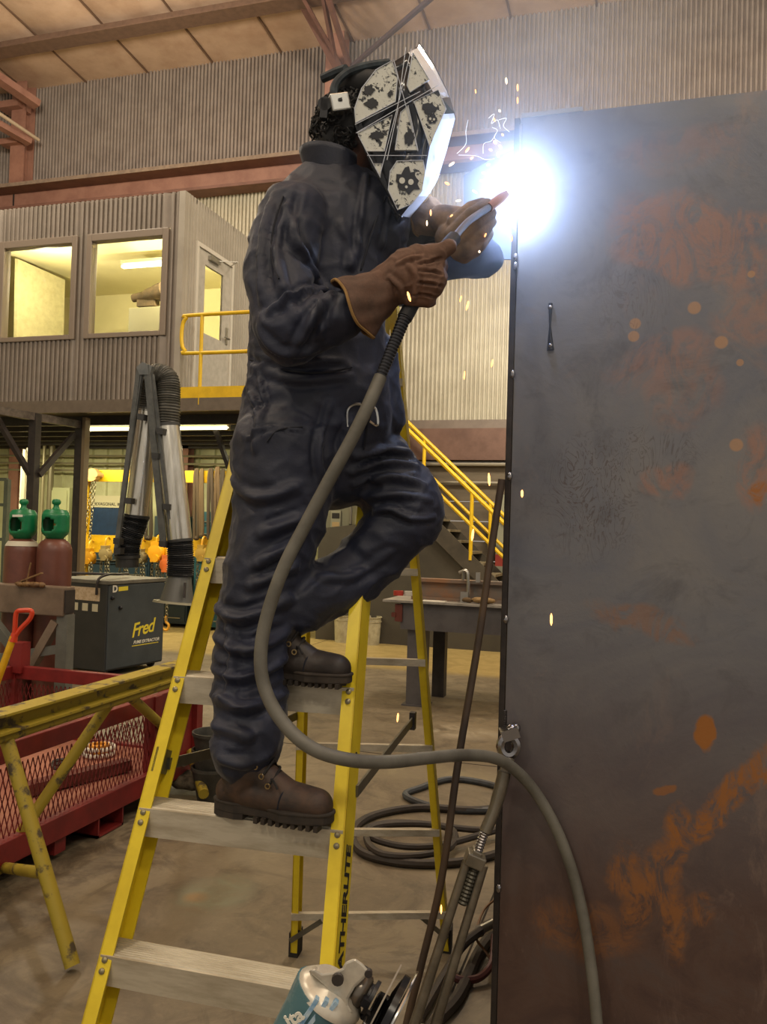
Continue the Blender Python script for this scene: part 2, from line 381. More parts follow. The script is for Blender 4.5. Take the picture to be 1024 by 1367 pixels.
q = MB(); q.box((XM+.012, dY0+.3, 4.93), (XM+.06, dY0+.55, 4.98)); q.bar((XM+.05, dY0+.5, 4.97), (XM+.2, dY0+.72, 5.02), .012, .01); q.bar((XM+.2, dY0+.72, 5.02), (XM+.04, dY1-.1, 5.02), .012, .01); q.build('door_closer', mat('bright_metal', '#a8a59c', rough=.3, metal=.9), leaf)
q = MB(); q.tube([(XM+.012, dY1-.12, 4.05), (XM+.06, dY1-.12, 4.05), (XM+.06, dY1-.24, 4.05)], .012); q.box((XM+.012, dY1-.15, 3.98), (XM+.02, dY1-.09, 4.2)); q.build('door_handle', _M['bright_metal'], leaf)
# office contents (each its own thing)
light('office_lamp', 'POINT', (-6.4, 10.4, 5.2), 95, (1, .87, .55), 0)
light('office_lamp', 'POINT', (-8.2, 9.9, 5.0), 80, (1, .87, .55), 0)
M_tube = mat('fluorescent_tube', '#fff2c2', emit=5.0)
def tube_light(name, a, b, label, M_=M_tube, r=.022, housing=True):
    a, b = V(*a), V(*b)
    t = thing(name, label, 'light', ((a+b)/2))
    q = MB(); q.tube([a, b], r, 10); q.build('tube', M_, t)
    if housing:
        q = MB(); q.bar(a+V(0,0,.055), b+V(0,0,.055), .11, .04); q.bar(a-nrm(b-a)*.01+V(0,0,.01), a+nrm(b-a)*.02+V(0,0,.01), .04, .08); q.bar(b-nrm(b-a)*.02+V(0,0,.01), b+nrm(b-a)*.01+V(0,0,.01), .04, .08); q.build('housing', mat('lamp_housing', '#c9c2a8', rough=.5), t)
    return t
tube_light('office_tube_light', (-7.35, 10.5, 5.33), (-5.6, 10.5, 5.33), 'glowing tube light on the ceiling inside the right office window', r=.03)
pt = MB(); pt.prism([PY(20, 345, 10.2), PY(83, 373, 11.0), PY(81, 452, 11.0), PY(18, 462, 10.2)], (0.03, .03, 0))
tag(pt.build('partition_board', mat('partition_khaki', '#9c9672', '#8f8966', rough=.8)), 'khaki partition board seen through the left office window', 'partition')
c0, c1 = PY(172, 411, 10.6), PY(222, 470, 10.6)
q = thing('filing_cabinet', 'grey green cabinet inside the right office window', 'cabinet', ((c0[0]+c1[0])/2, 10.8, zf))
mb = MB(); mb.box((c0[0], 10.6, zf+.02), (c1[0], 11.1, c0[2])); mb.build('body', mat('cabinet_khaki', '#8f8c73', rough=.6), q, bevel=.01)
for i in range(3): mb = MB(); mb.box((c0[0]+.03, 10.585, zf+.1+i*.4), (c1[0]-.03, 10.6, zf+.46+i*.4)); mb.build('drawer', mat('cabinet_khaki', '#8f8c73'), q)
p = PY(193, 408, 10.75)
mb = MB(); mb.tube([p+V(-.2, 0, .12), p+V(.02, 0, .14)], [.06, .07]); mb.tube([p+V(.02, 0, .14), p+V(.32, 0, .2)], [.09, .14]); mb.box(p+V(-.1, -.05, -.02), p+V(.2, .08, .08))
tag(mb.build('bundled_bag', mat('bag_brown', '#4a3d2a', '#5d4c34', rough=.8)), 'brown bundle lying on the cabinet inside the office window', 'bag')
p = PY(180, 374, 12.3); mb = MB(); mb.sph(p, .17, (1.3, .3, .4)); tag(mb.build('wall_clock', mat('warm_glow_shade', '#fff0b8', rough=.4)), 'pale oval plaque on the wall inside the right office window', 'plaque')
for i, px in enumerate((12.5, 27.5, 40)):
    pass
# landing rail (front)
hr = thing('landing_handrail', 'yellow handrail with toe board on the landing beside the office', 'railing', (-4.3, YM-.04, zf))
pA, pB, pC = PY(243, 428, YM-.04), PY(243, 475, YM-.04), 0
zr, zm_ = 4.08, 3.63; xl = PY(243, 450, YM-.04)[0]; yr = YM-.04
path = smooth_path([(-3.3, yr, zm_), (xl+.18, yr, zm_), (xl+.05, yr, zm_+.03), (xl, yr, zm_+.13), (xl, yr, zr-.13), (xl+.05, yr, zr-.03), (xl+.18, yr, zr), (-3.3, yr, zr)], 6)
q = MB(); q.tube(path, .023, 10); q.build('rail_loop', M_yel, hr)
for x in (PY(268, 480, yr)[0], -4.2, -3.3): q = MB(); q.tube([(x, yr, 3.02), (x, yr, zr)], .022, 10); q.build('post', M_yel, hr)
q = MB(); q.box((XM-.01, yr-.02, zf), (-3.2, yr+.0, zf+.13)); q.build('toe_board', M_yel, hr)
# posts and braces below
A_ = P(47, 566, 10.2); B_ = P(108, 573, 10.9); A_[2] = B_[2] = 2.86
ps = thing('mezzanine_support_frame', 'black steel posts and diagonal braces under the brown office', 'frame', (A_[0], A_[1], 0))
q = MB(); q.box((A_[0]-.05, A_[1]-.05, 0), (A_[0]+.05, A_[1]+.05, 2.9)); q.build('post', M_dark, ps)
q = MB(); q.box((B_[0]-.05, B_[1]-.05, 0), (B_[0]+.05, B_[1]+.05, 2.95)); q.build('post', M_dark, ps)
q = MB(); q.box((B_[0]+.055, B_[1]-.05, 0), (B_[0]+.1, B_[1]+.05, 2.95)); q.build('post', mat('tan_edge', '#7a6a50', rough=.6), ps)
q = MB(); d_ = nrm(B_-A_); q.bar(A_-d_*3, B_, .08, .09); q.build('header_beam', mat('worn_dark_beam', '#4a423c', '#6b6258', rough=.5), ps)
q = MB(); q.bar(P(44, 640, 10.2), P(-12, 545, 9.9), .05, .07, up=(0, 1, 0)); q.build('diagonal_brace', M_dark, ps)
q = MB(); q.bar(P(52, 634, 10.2), P(99, 580, 10.8), .05, .07, up=(0, 1, 0)); q.build('diagonal_brace', M_dark, ps)
q = MB(); q.bar(P(306, 625, 10.9), P(283, 560, 10.9), .05, .07, up=(0, 1, 0)); q.build('diagonal_brace', M_dark, ps)
tube_light('fluorescent_light', P(118, 573, 11.2), P(208, 572, 11.0), 'glowing fluorescent tube under the mezzanine left of the extractor hose')
tube_light('fluorescent_light', P(212, 572, 11.0), P(306, 571, 10.8), 'glowing fluorescent tube under the mezzanine right of the extractor hose')
light('under_mezz_lamp', 'AREA', (-6.6, 10.6, 2.8), 90, (1, .87, .55), 3.0, .2, target=(-6.6, 10.9, 0))
light('under_mezz_lamp', 'AREA', (-9.2, 10.6, 2.8), 90, (1, .87, .55), 2.0, .2, target=(-9.2, 10.9, 0))
light('stair_wall_fill', 'AREA', (-1.2, 10.2, 5.2), 110, (1, .90, .70), .6, target=(-1.6, 12.0, 2.5))  # unseen area light added to brighten the cream wall by the stairs
# red columns below
for i, (px, py) in enumerate(((22, 650), (248, 610))):
    X = PY(px, py, 12.5)[0]; q = MB(); q.ibeam((X, 12.5, 0), (X, 12.5, 3.0), .2, .2, .02, .02, up=(0, 1, 0))
    tag(q.build('building_column', M_red), ['salmon red column against the cream wall left of the cylinders', 'salmon red column against the cream wall behind the extractor hose'][i], 'column')
q = MB()
for z in (2.62, 2.5, 2.75): q.tube([(-12, 12.4, z), (-5, 12.4, z)], .02, 6)
tag(q.build('wall_conduit', mat('dull_conduit', '#857f66', rough=.5)), 'thin conduits running along the cream wall under the mezzanine', 'pipe')

# ================================================================= STAIRS
st = thing('steel_staircase', 'steel staircase with yellow pipe rails descending behind the steel block', 'staircase', (-2, 11.8, 0))
YS = 11.55; YS2 = 12.35
sl0, sl1 = PY(585, 705, YS), PY(680, 800, YS); slope = (sl1-sl0)/(sl1[0]-sl0[0])
def along(x, dz, Y): return V(x, Y, sl0[2]+slope[2]*(x-sl0[0])+dz)
xa, xb = -3.9, -1.1
M_str = mat('dusty_dark_steel', '#4a4336', '#3b352b', rough=.6, scale=4)
for i, Y in enumerate((YS, YS2)):
    q = MB(); q.bar(along(xa, -.05, Y), along(xb, -.05, Y), .03, .22, up=(0,0,1)); q.build('stringer', M_str, st)
for k in range(18):
    x = -3.75+k*.165; z = sl0[2]+slope[2]*(x-sl0[0])
    if z < .05: break
    q = MB(); q.box((x-.13, YS+.02, z-.02), (x+.13, YS2-.02, z+.015)); q.build('tread', mat('tread_tan', '#8d8268', '#6f654c', rough=.7), st)
for i, Y in enumerate((YS, YS2)):
    for dz, r in ((.94, .03), (.48, .025)):
        q = MB(); q.tube([along(xa+.1, dz, Y), along(xb+.1, dz, Y)], r, 8); q.build('rail', M_yel, st)
    for x in (-3.35+i*.12, -2.32+i*.12, -1.4):
        q = MB(); q.tube([along(x, 0, Y), along(x, .94, Y)], .027, 8); q.build('rail_post', M_yel, st)
# dark sheet under stairs
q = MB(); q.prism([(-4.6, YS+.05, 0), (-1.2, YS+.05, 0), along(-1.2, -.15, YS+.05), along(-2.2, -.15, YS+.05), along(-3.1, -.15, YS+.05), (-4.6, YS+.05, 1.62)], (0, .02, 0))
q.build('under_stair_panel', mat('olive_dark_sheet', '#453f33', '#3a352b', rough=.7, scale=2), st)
q = MB(); q.box((-1.9, 12.4, 0), (-1.3, 12.5, 2.05)); tag(q.build('far_door', mat('tan_door', '#b08a5e', rough=.6)), 'tan door in the back wall behind the stair rails', 'door')
q = MB(); q.box((-2.12, 12.42, 0), (-1.95, 12.5, 2.2)); tag(q.build('door_post', mat('grey_post', '#8d8f7d', rough=.5)), 'pale grey post beside the tan door behind the stairs', 'post')
q = MB(); q.box(PY(662, 740, 12.2)-V(0, .05, 0), PY(674, 756, 12.2)); tag(q.build('red_case', mat('red_case', '#8d3226', rough=.6)), 'small dark red case behind the foot of the stairs', 'case')
# ================================================================= text helper (mesh letters)
def text(s, size, mat_, name, parent, o, xdir, ydir, depth=.0008, shear=0, bold=0, space=1):
    cu = bpy.data.curves.new(name, 'FONT'); cu.body = s; cu.size = size; cu.extrude = depth; cu.shear = shear; cu.offset = bold; cu.space_character = space
    cu.resolution_u = 3
    ob = bpy.data.objects.new(name, cu); COL.objects.link(ob)
    dg = bpy.context.evaluated_depsgraph_get(); me = bpy.data.meshes.new_from_object(ob.evaluated_get(dg)); bpy.data.objects.remove(ob)
    x = nrm(xdir); y = nrm(np.asarray(ydir, float)-x*(np.asarray(ydir, float)@x)); z = np.cross(x, y); o = np.asarray(o, float)-wloc(parent)
    for v in me.vertices:
        c = v.co; q = o+x*c.x+y*c.y+z*c.z; v.co = q
    me.materials.clear(); me.materials.append(mat_); ob = bpy.data.objects.new(name, me); COL.objects.link(ob); ob.parent = parent; return ob

# ================================================================= FUME EXTRACTOR
c_f, c_r, c_l = PZ(139, 905, 0), PZ(216, 890, 0), PZ(93, 893, 0)
ht = 1.62-(782-700)/1130*8.4+.0
ux = nrm(c_r-c_f); uy = nrm(np.cross((0,0,1), ux)); W_ = np.linalg.norm(c_r-c_f); D_ = .78
c_l = c_f+uy*D_
ex = thing('fume_extractor', 'dark grey box fume extractor with folded silver hose arm', 'extractor', (c_f+c_r+uy*D_)/2*V(1,1,0))
M_exf = mat('slate_blue_powdercoat', '#42494d', '#3a4145', rough=.4, scale=5)
M_exs = mat('charcoal_with_side_shade', '#2c2d2c', '#343432', rough=.5, scale=5)  # darker tone carries the shade on the side face; also dark fittings
HT = PY(139, 774, c_f[1])[2]
def EX(a, b, z): return c_f+ux*a+uy*b+V(0, 0, z)
q = MB(); q.prism([EX(0, 0, .06), EX(W_, 0, .06), EX(W_, D_, .06), EX(0, D_, .06)], (0, 0, HT-.1)); q.build('cabinet', M_exs, ex, bevel=.01)
q = MB(); q.prism([EX(.012, -.012, .08), EX(W_-.012, -.012, .08), EX(W_-.012, 0, .08), EX(.012, 0, .08)], (0, 0, HT-.14)); dn = q.build('front_door', M_exf, ex, bevel=.004)
q = MB(); q.prism([EX(-.01, -.02, HT-.05), EX(W_+.01, -.02, HT-.05), EX(W_+.01, D_+.01, HT-.05), EX(-.01, D_+.01, HT-.05)], (0, 0, .04)); q.build('lid', mat('lid_grey', '#6e6a5e', '#5c594f', rough=.5), ex, bevel=.006)
for a, b in ((.08, .1), (W_-.08, .1), (.08, D_-.1), (W_-.08, D_-.1)): q = MB(); q.lathe([(.05, -.02), (.055, 0), (.05, .02)], EX(a, b, .055), ux, 14); q.build('caster', M_dark, ex)
q = MB()
for a, z in ((.06, HT-.19), (.18, HT-.30)): q.lathe([(.022, 0), (.02, .02), (.008, .03)], EX(a, -.012, z), -uy, 12)
q.build('latch_knob', mat('black_plastic', '#16161a', rough=.4), dn)
M_white = mat('white_print', '#e6e2d2', rough=.6); M_ylw = mat('yellow_print', '#e3cf3a', rough=.6)
text('Fred', .21, M_ylw, 'script_logo', dn, EX(.37*W_/.9+.0, -.014, .38), ux+V(0,0,.12), (0,0,1), shear=.35, bold=.003, space=.9)
text('FUME EXTRACTOR', .048, M_white, 'lettering', dn, EX(.40, -.014, .31), ux, (0,0,1), shear=.3, bold=.001)
q = MB(); q.prism([EX(.38, -.0135, .285), EX(.8, -.0135, .285), EX(.8, -.0135, .293), EX(.38, -.0135, .293)], uy*.001); q.build('underline', M_ylw, dn)
text('D', .1, M_white, 'logo_letter', dn, EX(.06, -.014, HT-.13), ux, (0,0,1), bold=.004)
q = MB(); q.prism([EX(.15, -.0135, HT-.125), EX(.29, -.0135, HT-.12), EX(.29, -.0135, HT-.075), EX(.15, -.0135, HT-.08)], uy*.001); q.build('logo_bar', M_ylw, dn)
M_lab = mat('aged_label', '#c9b596', '#b29a78', rough=.7, scale=30)
q = MB(); q.prism([EX(-.003, .10, HT-.23), EX(-.003, .74, HT-.23), EX(-.003, .74, HT-.09), EX(-.003, .10, HT-.09)], ux*.002); q.build('side_label', M_lab, ex)
for k in range(3): q = MB(); q.prism([EX(-.0045, .12+k*.14, HT-.34), EX(-.0045, .2+k*.14, HT-.34), EX(-.0045, .2+k*.14, HT-.26), EX(-.0045, .12+k*.14, HT-.26)], ux*.002); q.build('socket_cover', mat('socket_ivory', '#c4bd9f', rough=.5), ex)
q = MB(); q.tube(smooth_path([EX(-.02, .8, HT+.02), EX(.0, .4, HT+.05), EX(.3, .2, HT+.04), EX(.62, .3, HT+.03)]), .014, 8); q.tube(smooth_path([EX(-.03, .12, HT-.16), EX(-.03, .1, HT+.0), EX(.12, .1, HT+.05), EX(.5, .3, HT+.03)]), .014, 8); q.build('power_cable', M_dark, ex)
M_sil = mat('brushed_duct', '#dcd8cc', '#c4bfb0', rough=.22, metal=.85, scale=3, stretch=(8, 8, 1))
M_flex = mat('flexible_hose_grey', '#55544e', '#454540', rough=.5); M_flexb = mat('flexible_hose_black', '#26282b', rough=.45)
da = 8.55
def flex(path, r, m_, name, par):
    path = smooth_path(path, 14); L_ = len(path)
    fine = []
    for i in range(L_-1):
        for k in range(3): fine.append(path[i]+(path[i+1]-path[i])*k/3)
    rs = [r*(1+.07*math.sin(i*2*math.pi/4.2)) for i in range(len(fine))]
    q = MB(); q.tube(fine, rs, 16, smooth=False); return q.build(name, m_, par)
sc = da/1130
def duct(a, b, r, name='duct_tube'):
    q = MB(); q.tube([a, b], r, 24); t = q.build(name, M_sil, ex); k = nrm(b-a)
    q = MB()
    for e in (a, b): q.tube([e-k*.015, e+k*.015], r*1.05, 24)
    q.build('clamp_ring', M_exs, t); return t
# lower arm: base up to elbow; upper arm: elbow down to hood
duct(P(183, 690, da), P(199, 545, da+.05), 15.5*sc)
duct(P(240, 722, da-.1), P(223, 568, da-.05), 16.5*sc)
flex([P(170, 742, da), P(172, 722, da), P(180, 700, da), P(183, 688, da)], 16*sc, M_flexb, 'lower_flex_hose', ex)
flex([P(199, 548, da+.05), P(201, 522, da+.03), P(208, 503, da), P(222, 508, da-.02), P(224, 535, da-.04), P(223, 568, da-.05)], 16*sc, M_flex, 'elbow_flex_hose', ex)
flex([P(240, 722, da-.1), P(241, 745, da-.1), P(240, 769, da-.1)], 17*sc, M_flexb, 'upper_flex_hose', ex)
q = MB(); q.tube([P(170, 757, da), P(170, 742, da)], 15*sc, 20); q.tube([P(170, 745, da), P(170, 741, da)], 17*sc, 20); q.build('turntable_collar', M_exs, ex)
q = MB(); ha, hb = P(240, 769, da-.1), P(236, 803, da-.12); q.tube([ha, ha+(hb-ha)*.15, hb], [15*sc, 16*sc, 22*sc], 24); hood = q.build('capture_hood', mat('hood_grey', '#5b5c58', rough=.4), ex)
q = MB(); q.tube([hb, hb+nrm(hb-ha)*.02], [30*sc, 31*sc], 28); q.build('hood_flange', mat('hood_flange', '#8d8a72', rough=.5), hood)
q = MB(); q.bar(P(247, 778, da-.26), P(246, 798, da-.28), .02, .05); q.build('damper_handle', M_dark, hood)
M_arm = mat('arm_strut_grey', '#6b6d6b', '#585b5a', rough=.4, metal=.4)
for (x0, y0, x1, y1, w_, dd, nm) in ((186, 492, 155, 740, 3.2, -.16, 'arm_strut'), (190, 490, 168, 640, 2.2, -.16, 'arm_strut'), (196, 488, 218, 726, 4.2, -.2, 'arm_strut'), (203, 500, 232, 735, 2.5, -.18, 'arm_strut'), (213, 590, 228, 700, 2.0, -.19, 'tension_spring')):
    q = MB(); q.bar(P(x0, y0, da+dd), P(x1, y1, da+dd), w_*2*sc, .03, up=(0, 1, 0)); q.build(nm, M_arm, ex)
q = MB(); q.prism([P(182, 490, da-.22), P(190, 483, da-.22), P(203, 489, da-.22), P(200, 500, da-.22), P(186, 500, da-.22)], (0, .05, 0)); q.build('pivot_bracket', M_arm, ex)
for (x, y) in ((187, 556), (213, 575), (170, 668), (221, 676), (206, 608), (216, 726), (155, 722), (156, 735)):
    q = MB(); q.prism([P(x-4, y-4, da-.24), P(x+5, y-3, da-.24), P(x+4, y+5, da-.24), P(x-4, y+4, da-.24)], (0, .07, 0)); q.build('pivot_bracket', M_exs, ex)

# ================================================================= RACK with hoists and slings
YR = 11.3
rk = thing('hoist_rack', 'yellow two rail rack hung with slings and chain hoists', 'rack', (PY(200, 700, YR)[0], YR, 0))
x0, x1 = PY(112, 630, YR)[0], PY(310, 630, YR)[0]+.6
zu, zl = PY(200, 635, YR)[2], PY(200, 727, YR)[2]
M_ry = mat('bright_rack_yellow', '#d8ac10', '#c4980c', rough=.5)
q = MB(); q.box((x0, YR-.04, zu-.10), (x1, YR+.04, zu+.08)); q.build('upper_rail', M_ry, rk)
q = MB(); q.box((x0, YR-.04, zl-.15), (x1, YR+.04, zl+.12)); q.build('lower_rail', M_ry, rk)
for x in (x0+.02, x1-.05): q = MB(); q.box((x-.04, YR+.04, 0), (x+.04, YR+.12, zu+.08)); q.build('rack_post', M_ry, rk)
def R_(px, py, dy=-.1): return PY(px, py, YR+dy)
sl_defs = [(198, 640, 712, '#3b3226', 9, 'dark brown sling hanging between the two silver extractor tubes'), (262, 640, 712, '#4a3c2a', 6, 'pair of dark slings hanging just right of the extractor tube'), (269, 640, 708, '#5b4a33', 4, 'thin tan sling hanging second right of the extractor tube'), (281, 640, 712, '#3c3024', 7, 'thick dark looped sling near the ladder rail'), (290, 638, 722, '#54422c', 6, 'brown looped sling beside the ladder rail'), (297, 640, 706, '#332a20', 5, 'dark sling nearest the ladder rail')]
for (px, ya, yb, colr, wd, lb) in sl_defs:
    a = R_(px, ya-4); b_ = R_(px, yb); h = wd*.0035
    pth = smooth_path([a+V(-h, .0, -.02), b_+V(-h*1.4, 0, 0), b_+V(0, 0, -.06), b_+V(h*1.4, 0, 0), a+V(h, 0, -.02), a+V(0, .02, .1)], 6, closed=True)
    q = MB(); q.tube(pth, .018+wd*.0012, 6, closed=True)
    tag(q.build('lifting_sling', mat('sling'+colr, colr, rough=.9)), lb, 'sling', 'slings on the yellow rack')
M_chain = mat('dull_chain', '#6b6550', rough=.4, metal=.6)
def chain_mb(q, a, b, lw=.022, step=.05):
    a, b = V(*a), V(*b); L_ = np.linalg.norm(b-a); n = max(2, int(L_/step)); t = nrm(b-a)
    for k in range(n):
        c = a+(b-a)*(k+.5)/n; s_ = V(1, 0, 0) if k % 2 else V(0, 1, 0); s_ = nrm(s_-t*(s_@t))
        pth = [c+t*math.cos(u)*step*.62+s_*math.sin(u)*lw for u in np.linspace(0, 2*math.pi, 7)[:-1]]
        q.tube(pth, .0075, 4, closed=True)
hd = [(119, 742, '#b8830f', '#c9a22a', 'brass yellow chain hoist at the left end of the lower rack rail', .9), (141, 738, '#8a7a52', '#b98d22', 'tan chain bundle hoist second from left on the lower rack rail', .85), (188, 742, '#70664a', '#b98d22', 'greyish chain hoist left of the yellow glove-like cover', .8),
      (209, 736, '#e0a012', '#d4940e', 'bright yellow hoist with cover beside the extractor hood arm', 1.15), (223, 752, '#c9662a', '#c9922a', 'orange hoist just left of the extractor hood', .95), (270, 738, '#9b7d35', '#c9922a', 'brown and yellow hoist left of the ladder rail', .9), (166, 748, '#5a5138', '#8a7a3a', 'dull bronze hoist behind the leaning extractor strut', .7)]
for i, (px, py, c1_, c2_, lb, s_) in enumerate(hd):
    p = R_(px, py, -.14); h = thing('chain_hoist', 'x', 'hoist', p, 'chain hoists on the lower rack rail'); h['label'] = lb
    mh = mat('hoist'+c1_, c1_, rough=.5); mk = mat('hook'+c2_, c2_, rough=.45)
    q = MB(); q.lathe([(.03, -.07), (.10*s_, -.06), (.12*s_, -.02), (.12*s_, .02), (.10*s_, .06), (.03, .07)], p+V(0, 0, -.02), (0, 1, 0), 14)
    q.box(p+V(-.06*s_, -.06, -.14*s_), p+V(.05*s_, .05, .13*s_)); q.box(p+V(-.11*s_, -.03, -.03), p+V(.1*s_, .03, .05)); q.lathe([(.05*s_, -.09), (.05*s_, .08)], p+V(.03, 0, -.09*s_), (0, 1, 0), 10)
    q.build('housing', mh, h)
    q = MB(); q.tube(smooth_path([p+V(0, .1, .1), p+V(0, .12, .19), p+V(0, .06, .24), p+V(0, 0, .2), p+V(0, -.02, .1)], 5), .014, 6); q.build('top_hook', mk, h)
    q = MB()
    for dx, L_ in ((-.05, .55+.1*(i % 3)), (.03, .8-.1*(i % 2)), (.07, .4)): chain_mb(q, p+V(dx, -.03, -.1), p+V(dx*1.3, -.02, -.1-L_))
    q.build('chain', M_chain, h)['kind'] = 'stuff'
    e = p+V(.03, -.02, -.68 if i % 2 else -.9); q = MB(); q.tube(smooth_path([e+V(0, 0, .12), e+V(0, 0, .04), e+V(.05, 0, -.02), e+V(.02, 0, -.09), e+V(-.05, 0, -.07), e+V(-.06, 0, -.02)], 5), [.02]*26 if False else .018, 6); q.build('load_hook', mk, h)
p = R_(125, 634, -.12)
tr_ = thing('beam_trolley', 'round tan trolley wheel with hanging chain at the left end of the upper rack rail', 'trolley', p)
q = MB(); q.lathe([(.10, -.05), (.10, .05)], p, (0, 1, 0), 18); q.lathe([(.04, -.08), (.04, .08)], p+V(.09, 0, 0), (0, 1, 0), 12); q.build('wheel', mat('tan_wheel', '#b08f5a', rough=.6), tr_)
q = MB(); chain_mb(q, p+V(-.02, 0, -.1), p+V(-.13, 0, -1.0)); chain_mb(q, p+V(.03, 0, -.1), p+V(-.03, 0, -1.0)); q.build('chain', M_chain, tr_)['kind'] = 'stuff'
# boards, chests behind
ch = PY(117, 712, 12.6), PY(162, 678, 12.6)
q = MB(); q.box(ch[0]-V(0, 0, .1), ch[1]+V(0, .02, 0)); tag(q.build('blue_board', mat('navy_blue_panel', '#1f3f66', '#1a3556', rough=.5)), 'navy blue panel under the cream lettered sign', 'panel')
sg0, sg1 = PY(114, 678, 12.6), PY(162, 662, 12.6)
sg = thing('lettered_sign', 'cream sign with small capital lettering above the navy panel', 'sign', sg0)
q = MB(); q.box(sg0, sg1+V(0, .04, 0)); q.build('board', mat('cream_sign', '#cfc9a4', rough=.6), sg)
text('S & HEXAGONAL, INC.', .075, mat('black_print', '#1e1c1a', rough=.6), 'lettering', sg, (sg0[0]+.03, 12.595, sg0[2]+.05), (1,0,0), (0,0,1))
def chest(name, px0, px1, py0, py1, Y, c, lb, n=4):
    a, b_ = PY(px0, py1, Y), PY(px1, py0, Y); t = thing(name, lb, 'tool chest', ((a[0]+b_[0])/2, Y+.25, 0)); a = V(a[0], Y, .05)
    q = MB(); q.box(a, (b_[0], Y+.5, b_[2])); q.build('cabinet', mat('chest'+c, c, rough=.5), t, bevel=.01)
    for k in range(n):
        z0 = a[2]+.04+(b_[2]-a[2]-.06)*k/n; q = MB(); q.box((a[0]+.03, Y-.015, z0), (b_[0]-.03, Y, z0+(b_[2]-a[2]-.06)/n-.025)); dq = q.build('drawer', mat('chest'+c, c), t)
        q = MB(); q.box((a[0]+.1, Y-.035, z0+.05), (b_[0]-.1, Y-.015, z0+.065)); q.build('handle', _M['bright_metal'], dq)
chest('tool_chest', 256, 312, 684, 842, 11.7, '#1f5560', 'teal drawer chest behind the slings near the ladder rail', 9)
chest('tool_chest', 116, 200, 735, 842, 11.75, '#1c3240', 'navy blue drawer chest behind the left chain hoists', 5)
chest('tool_chest', 201, 254, 690, 842, 11.8, '#2a3a40', 'slate blue chest behind the orange hoist', 6)
a, b_ = PY(64, 740, 12.2), PY(93, 651, 12.2)
q = thing('electrical_cabinet', 'pale green cabinet on the cream wall behind the right cylinder', 'cabinet', ((a[0]+b_[0])/2, 12.3, 0)); mb = MB(); mb.box((a[0], 12.2, 0), (b_[0], 12.5, b_[2])); mb.build('body', mat('pale_green_cabinet', '#a9ad84', rough=.5), q, bevel=.01); mb = MB(); mb.box((a[0]+.04, 12.185, .1), (b_[0]-.04, 12.2, b_[2]-.05)); mb.build('door', _M['pale_green_cabinet'], q)
for i, (px, yt, dY, c, r) in enumerate([(33, 600, 11.2, '#cfcab2', .03), (37, 598, 11.25, '#a39e88', .022), (41, 606, 11.3, '#8b8570', .022), (30, 610, 11.1, '#d8d2b8', .018), (60, 585, 12.2, '#a19a78', .03), (70, 590, 12.2, '#7c765c', .05)]):
    q = MB(); q.tube([PZ(px-8 if i < 4 else px-3, 850+i*.5, 0) if False else V(*(PY(px-6, 700, dY)[:2]), 0), PY(px, yt, dY)], r, 8)
    tag(q.build('leaning_pipe', mat('pipe'+c, c, rough=.35, metal=.3)), ['bright leaning pipe left of the black post', 'grey leaning pipe left of the black post, right of the bright one', 'dull pipe nearest the black post on its left', 'thin pale leaning pipe, leftmost of its bunch', 'pale pipe on the wall just right of the black post', 'thick dull duct on the wall behind the right brace', 'slender pipe on the wall under the right brace'][i], 'pipe', 'upright pipes by the black post')
# frame at far left
q = thing('pipe_rack', 'grey green steel rack frame at the far left edge', 'rack', PY(3, 800, 9.0)*V(1,1,0)); xx0, xx1 = PY(-12, 700, 9.0)[0], PY(8, 700, 9.0)[0]
M_gg = mat('grey_green_steel', '#5e6656', '#525a4c', rough=.5)
for x in (xx0, xx1): mb = MB(); mb.box((x-.03, 8.97, 0), (x+.03, 9.03, PY(5, 640, 9.0)[2])); mb.build('upright', M_gg, q)
for yy in (640, 674, 720): z = PY(5, yy, 9.0)[2]; mb = MB(); mb.box((xx0, 8.98, z-.02), (xx1, 9.02, z+.02)); mb.build('cross_bar', M_gg, q)

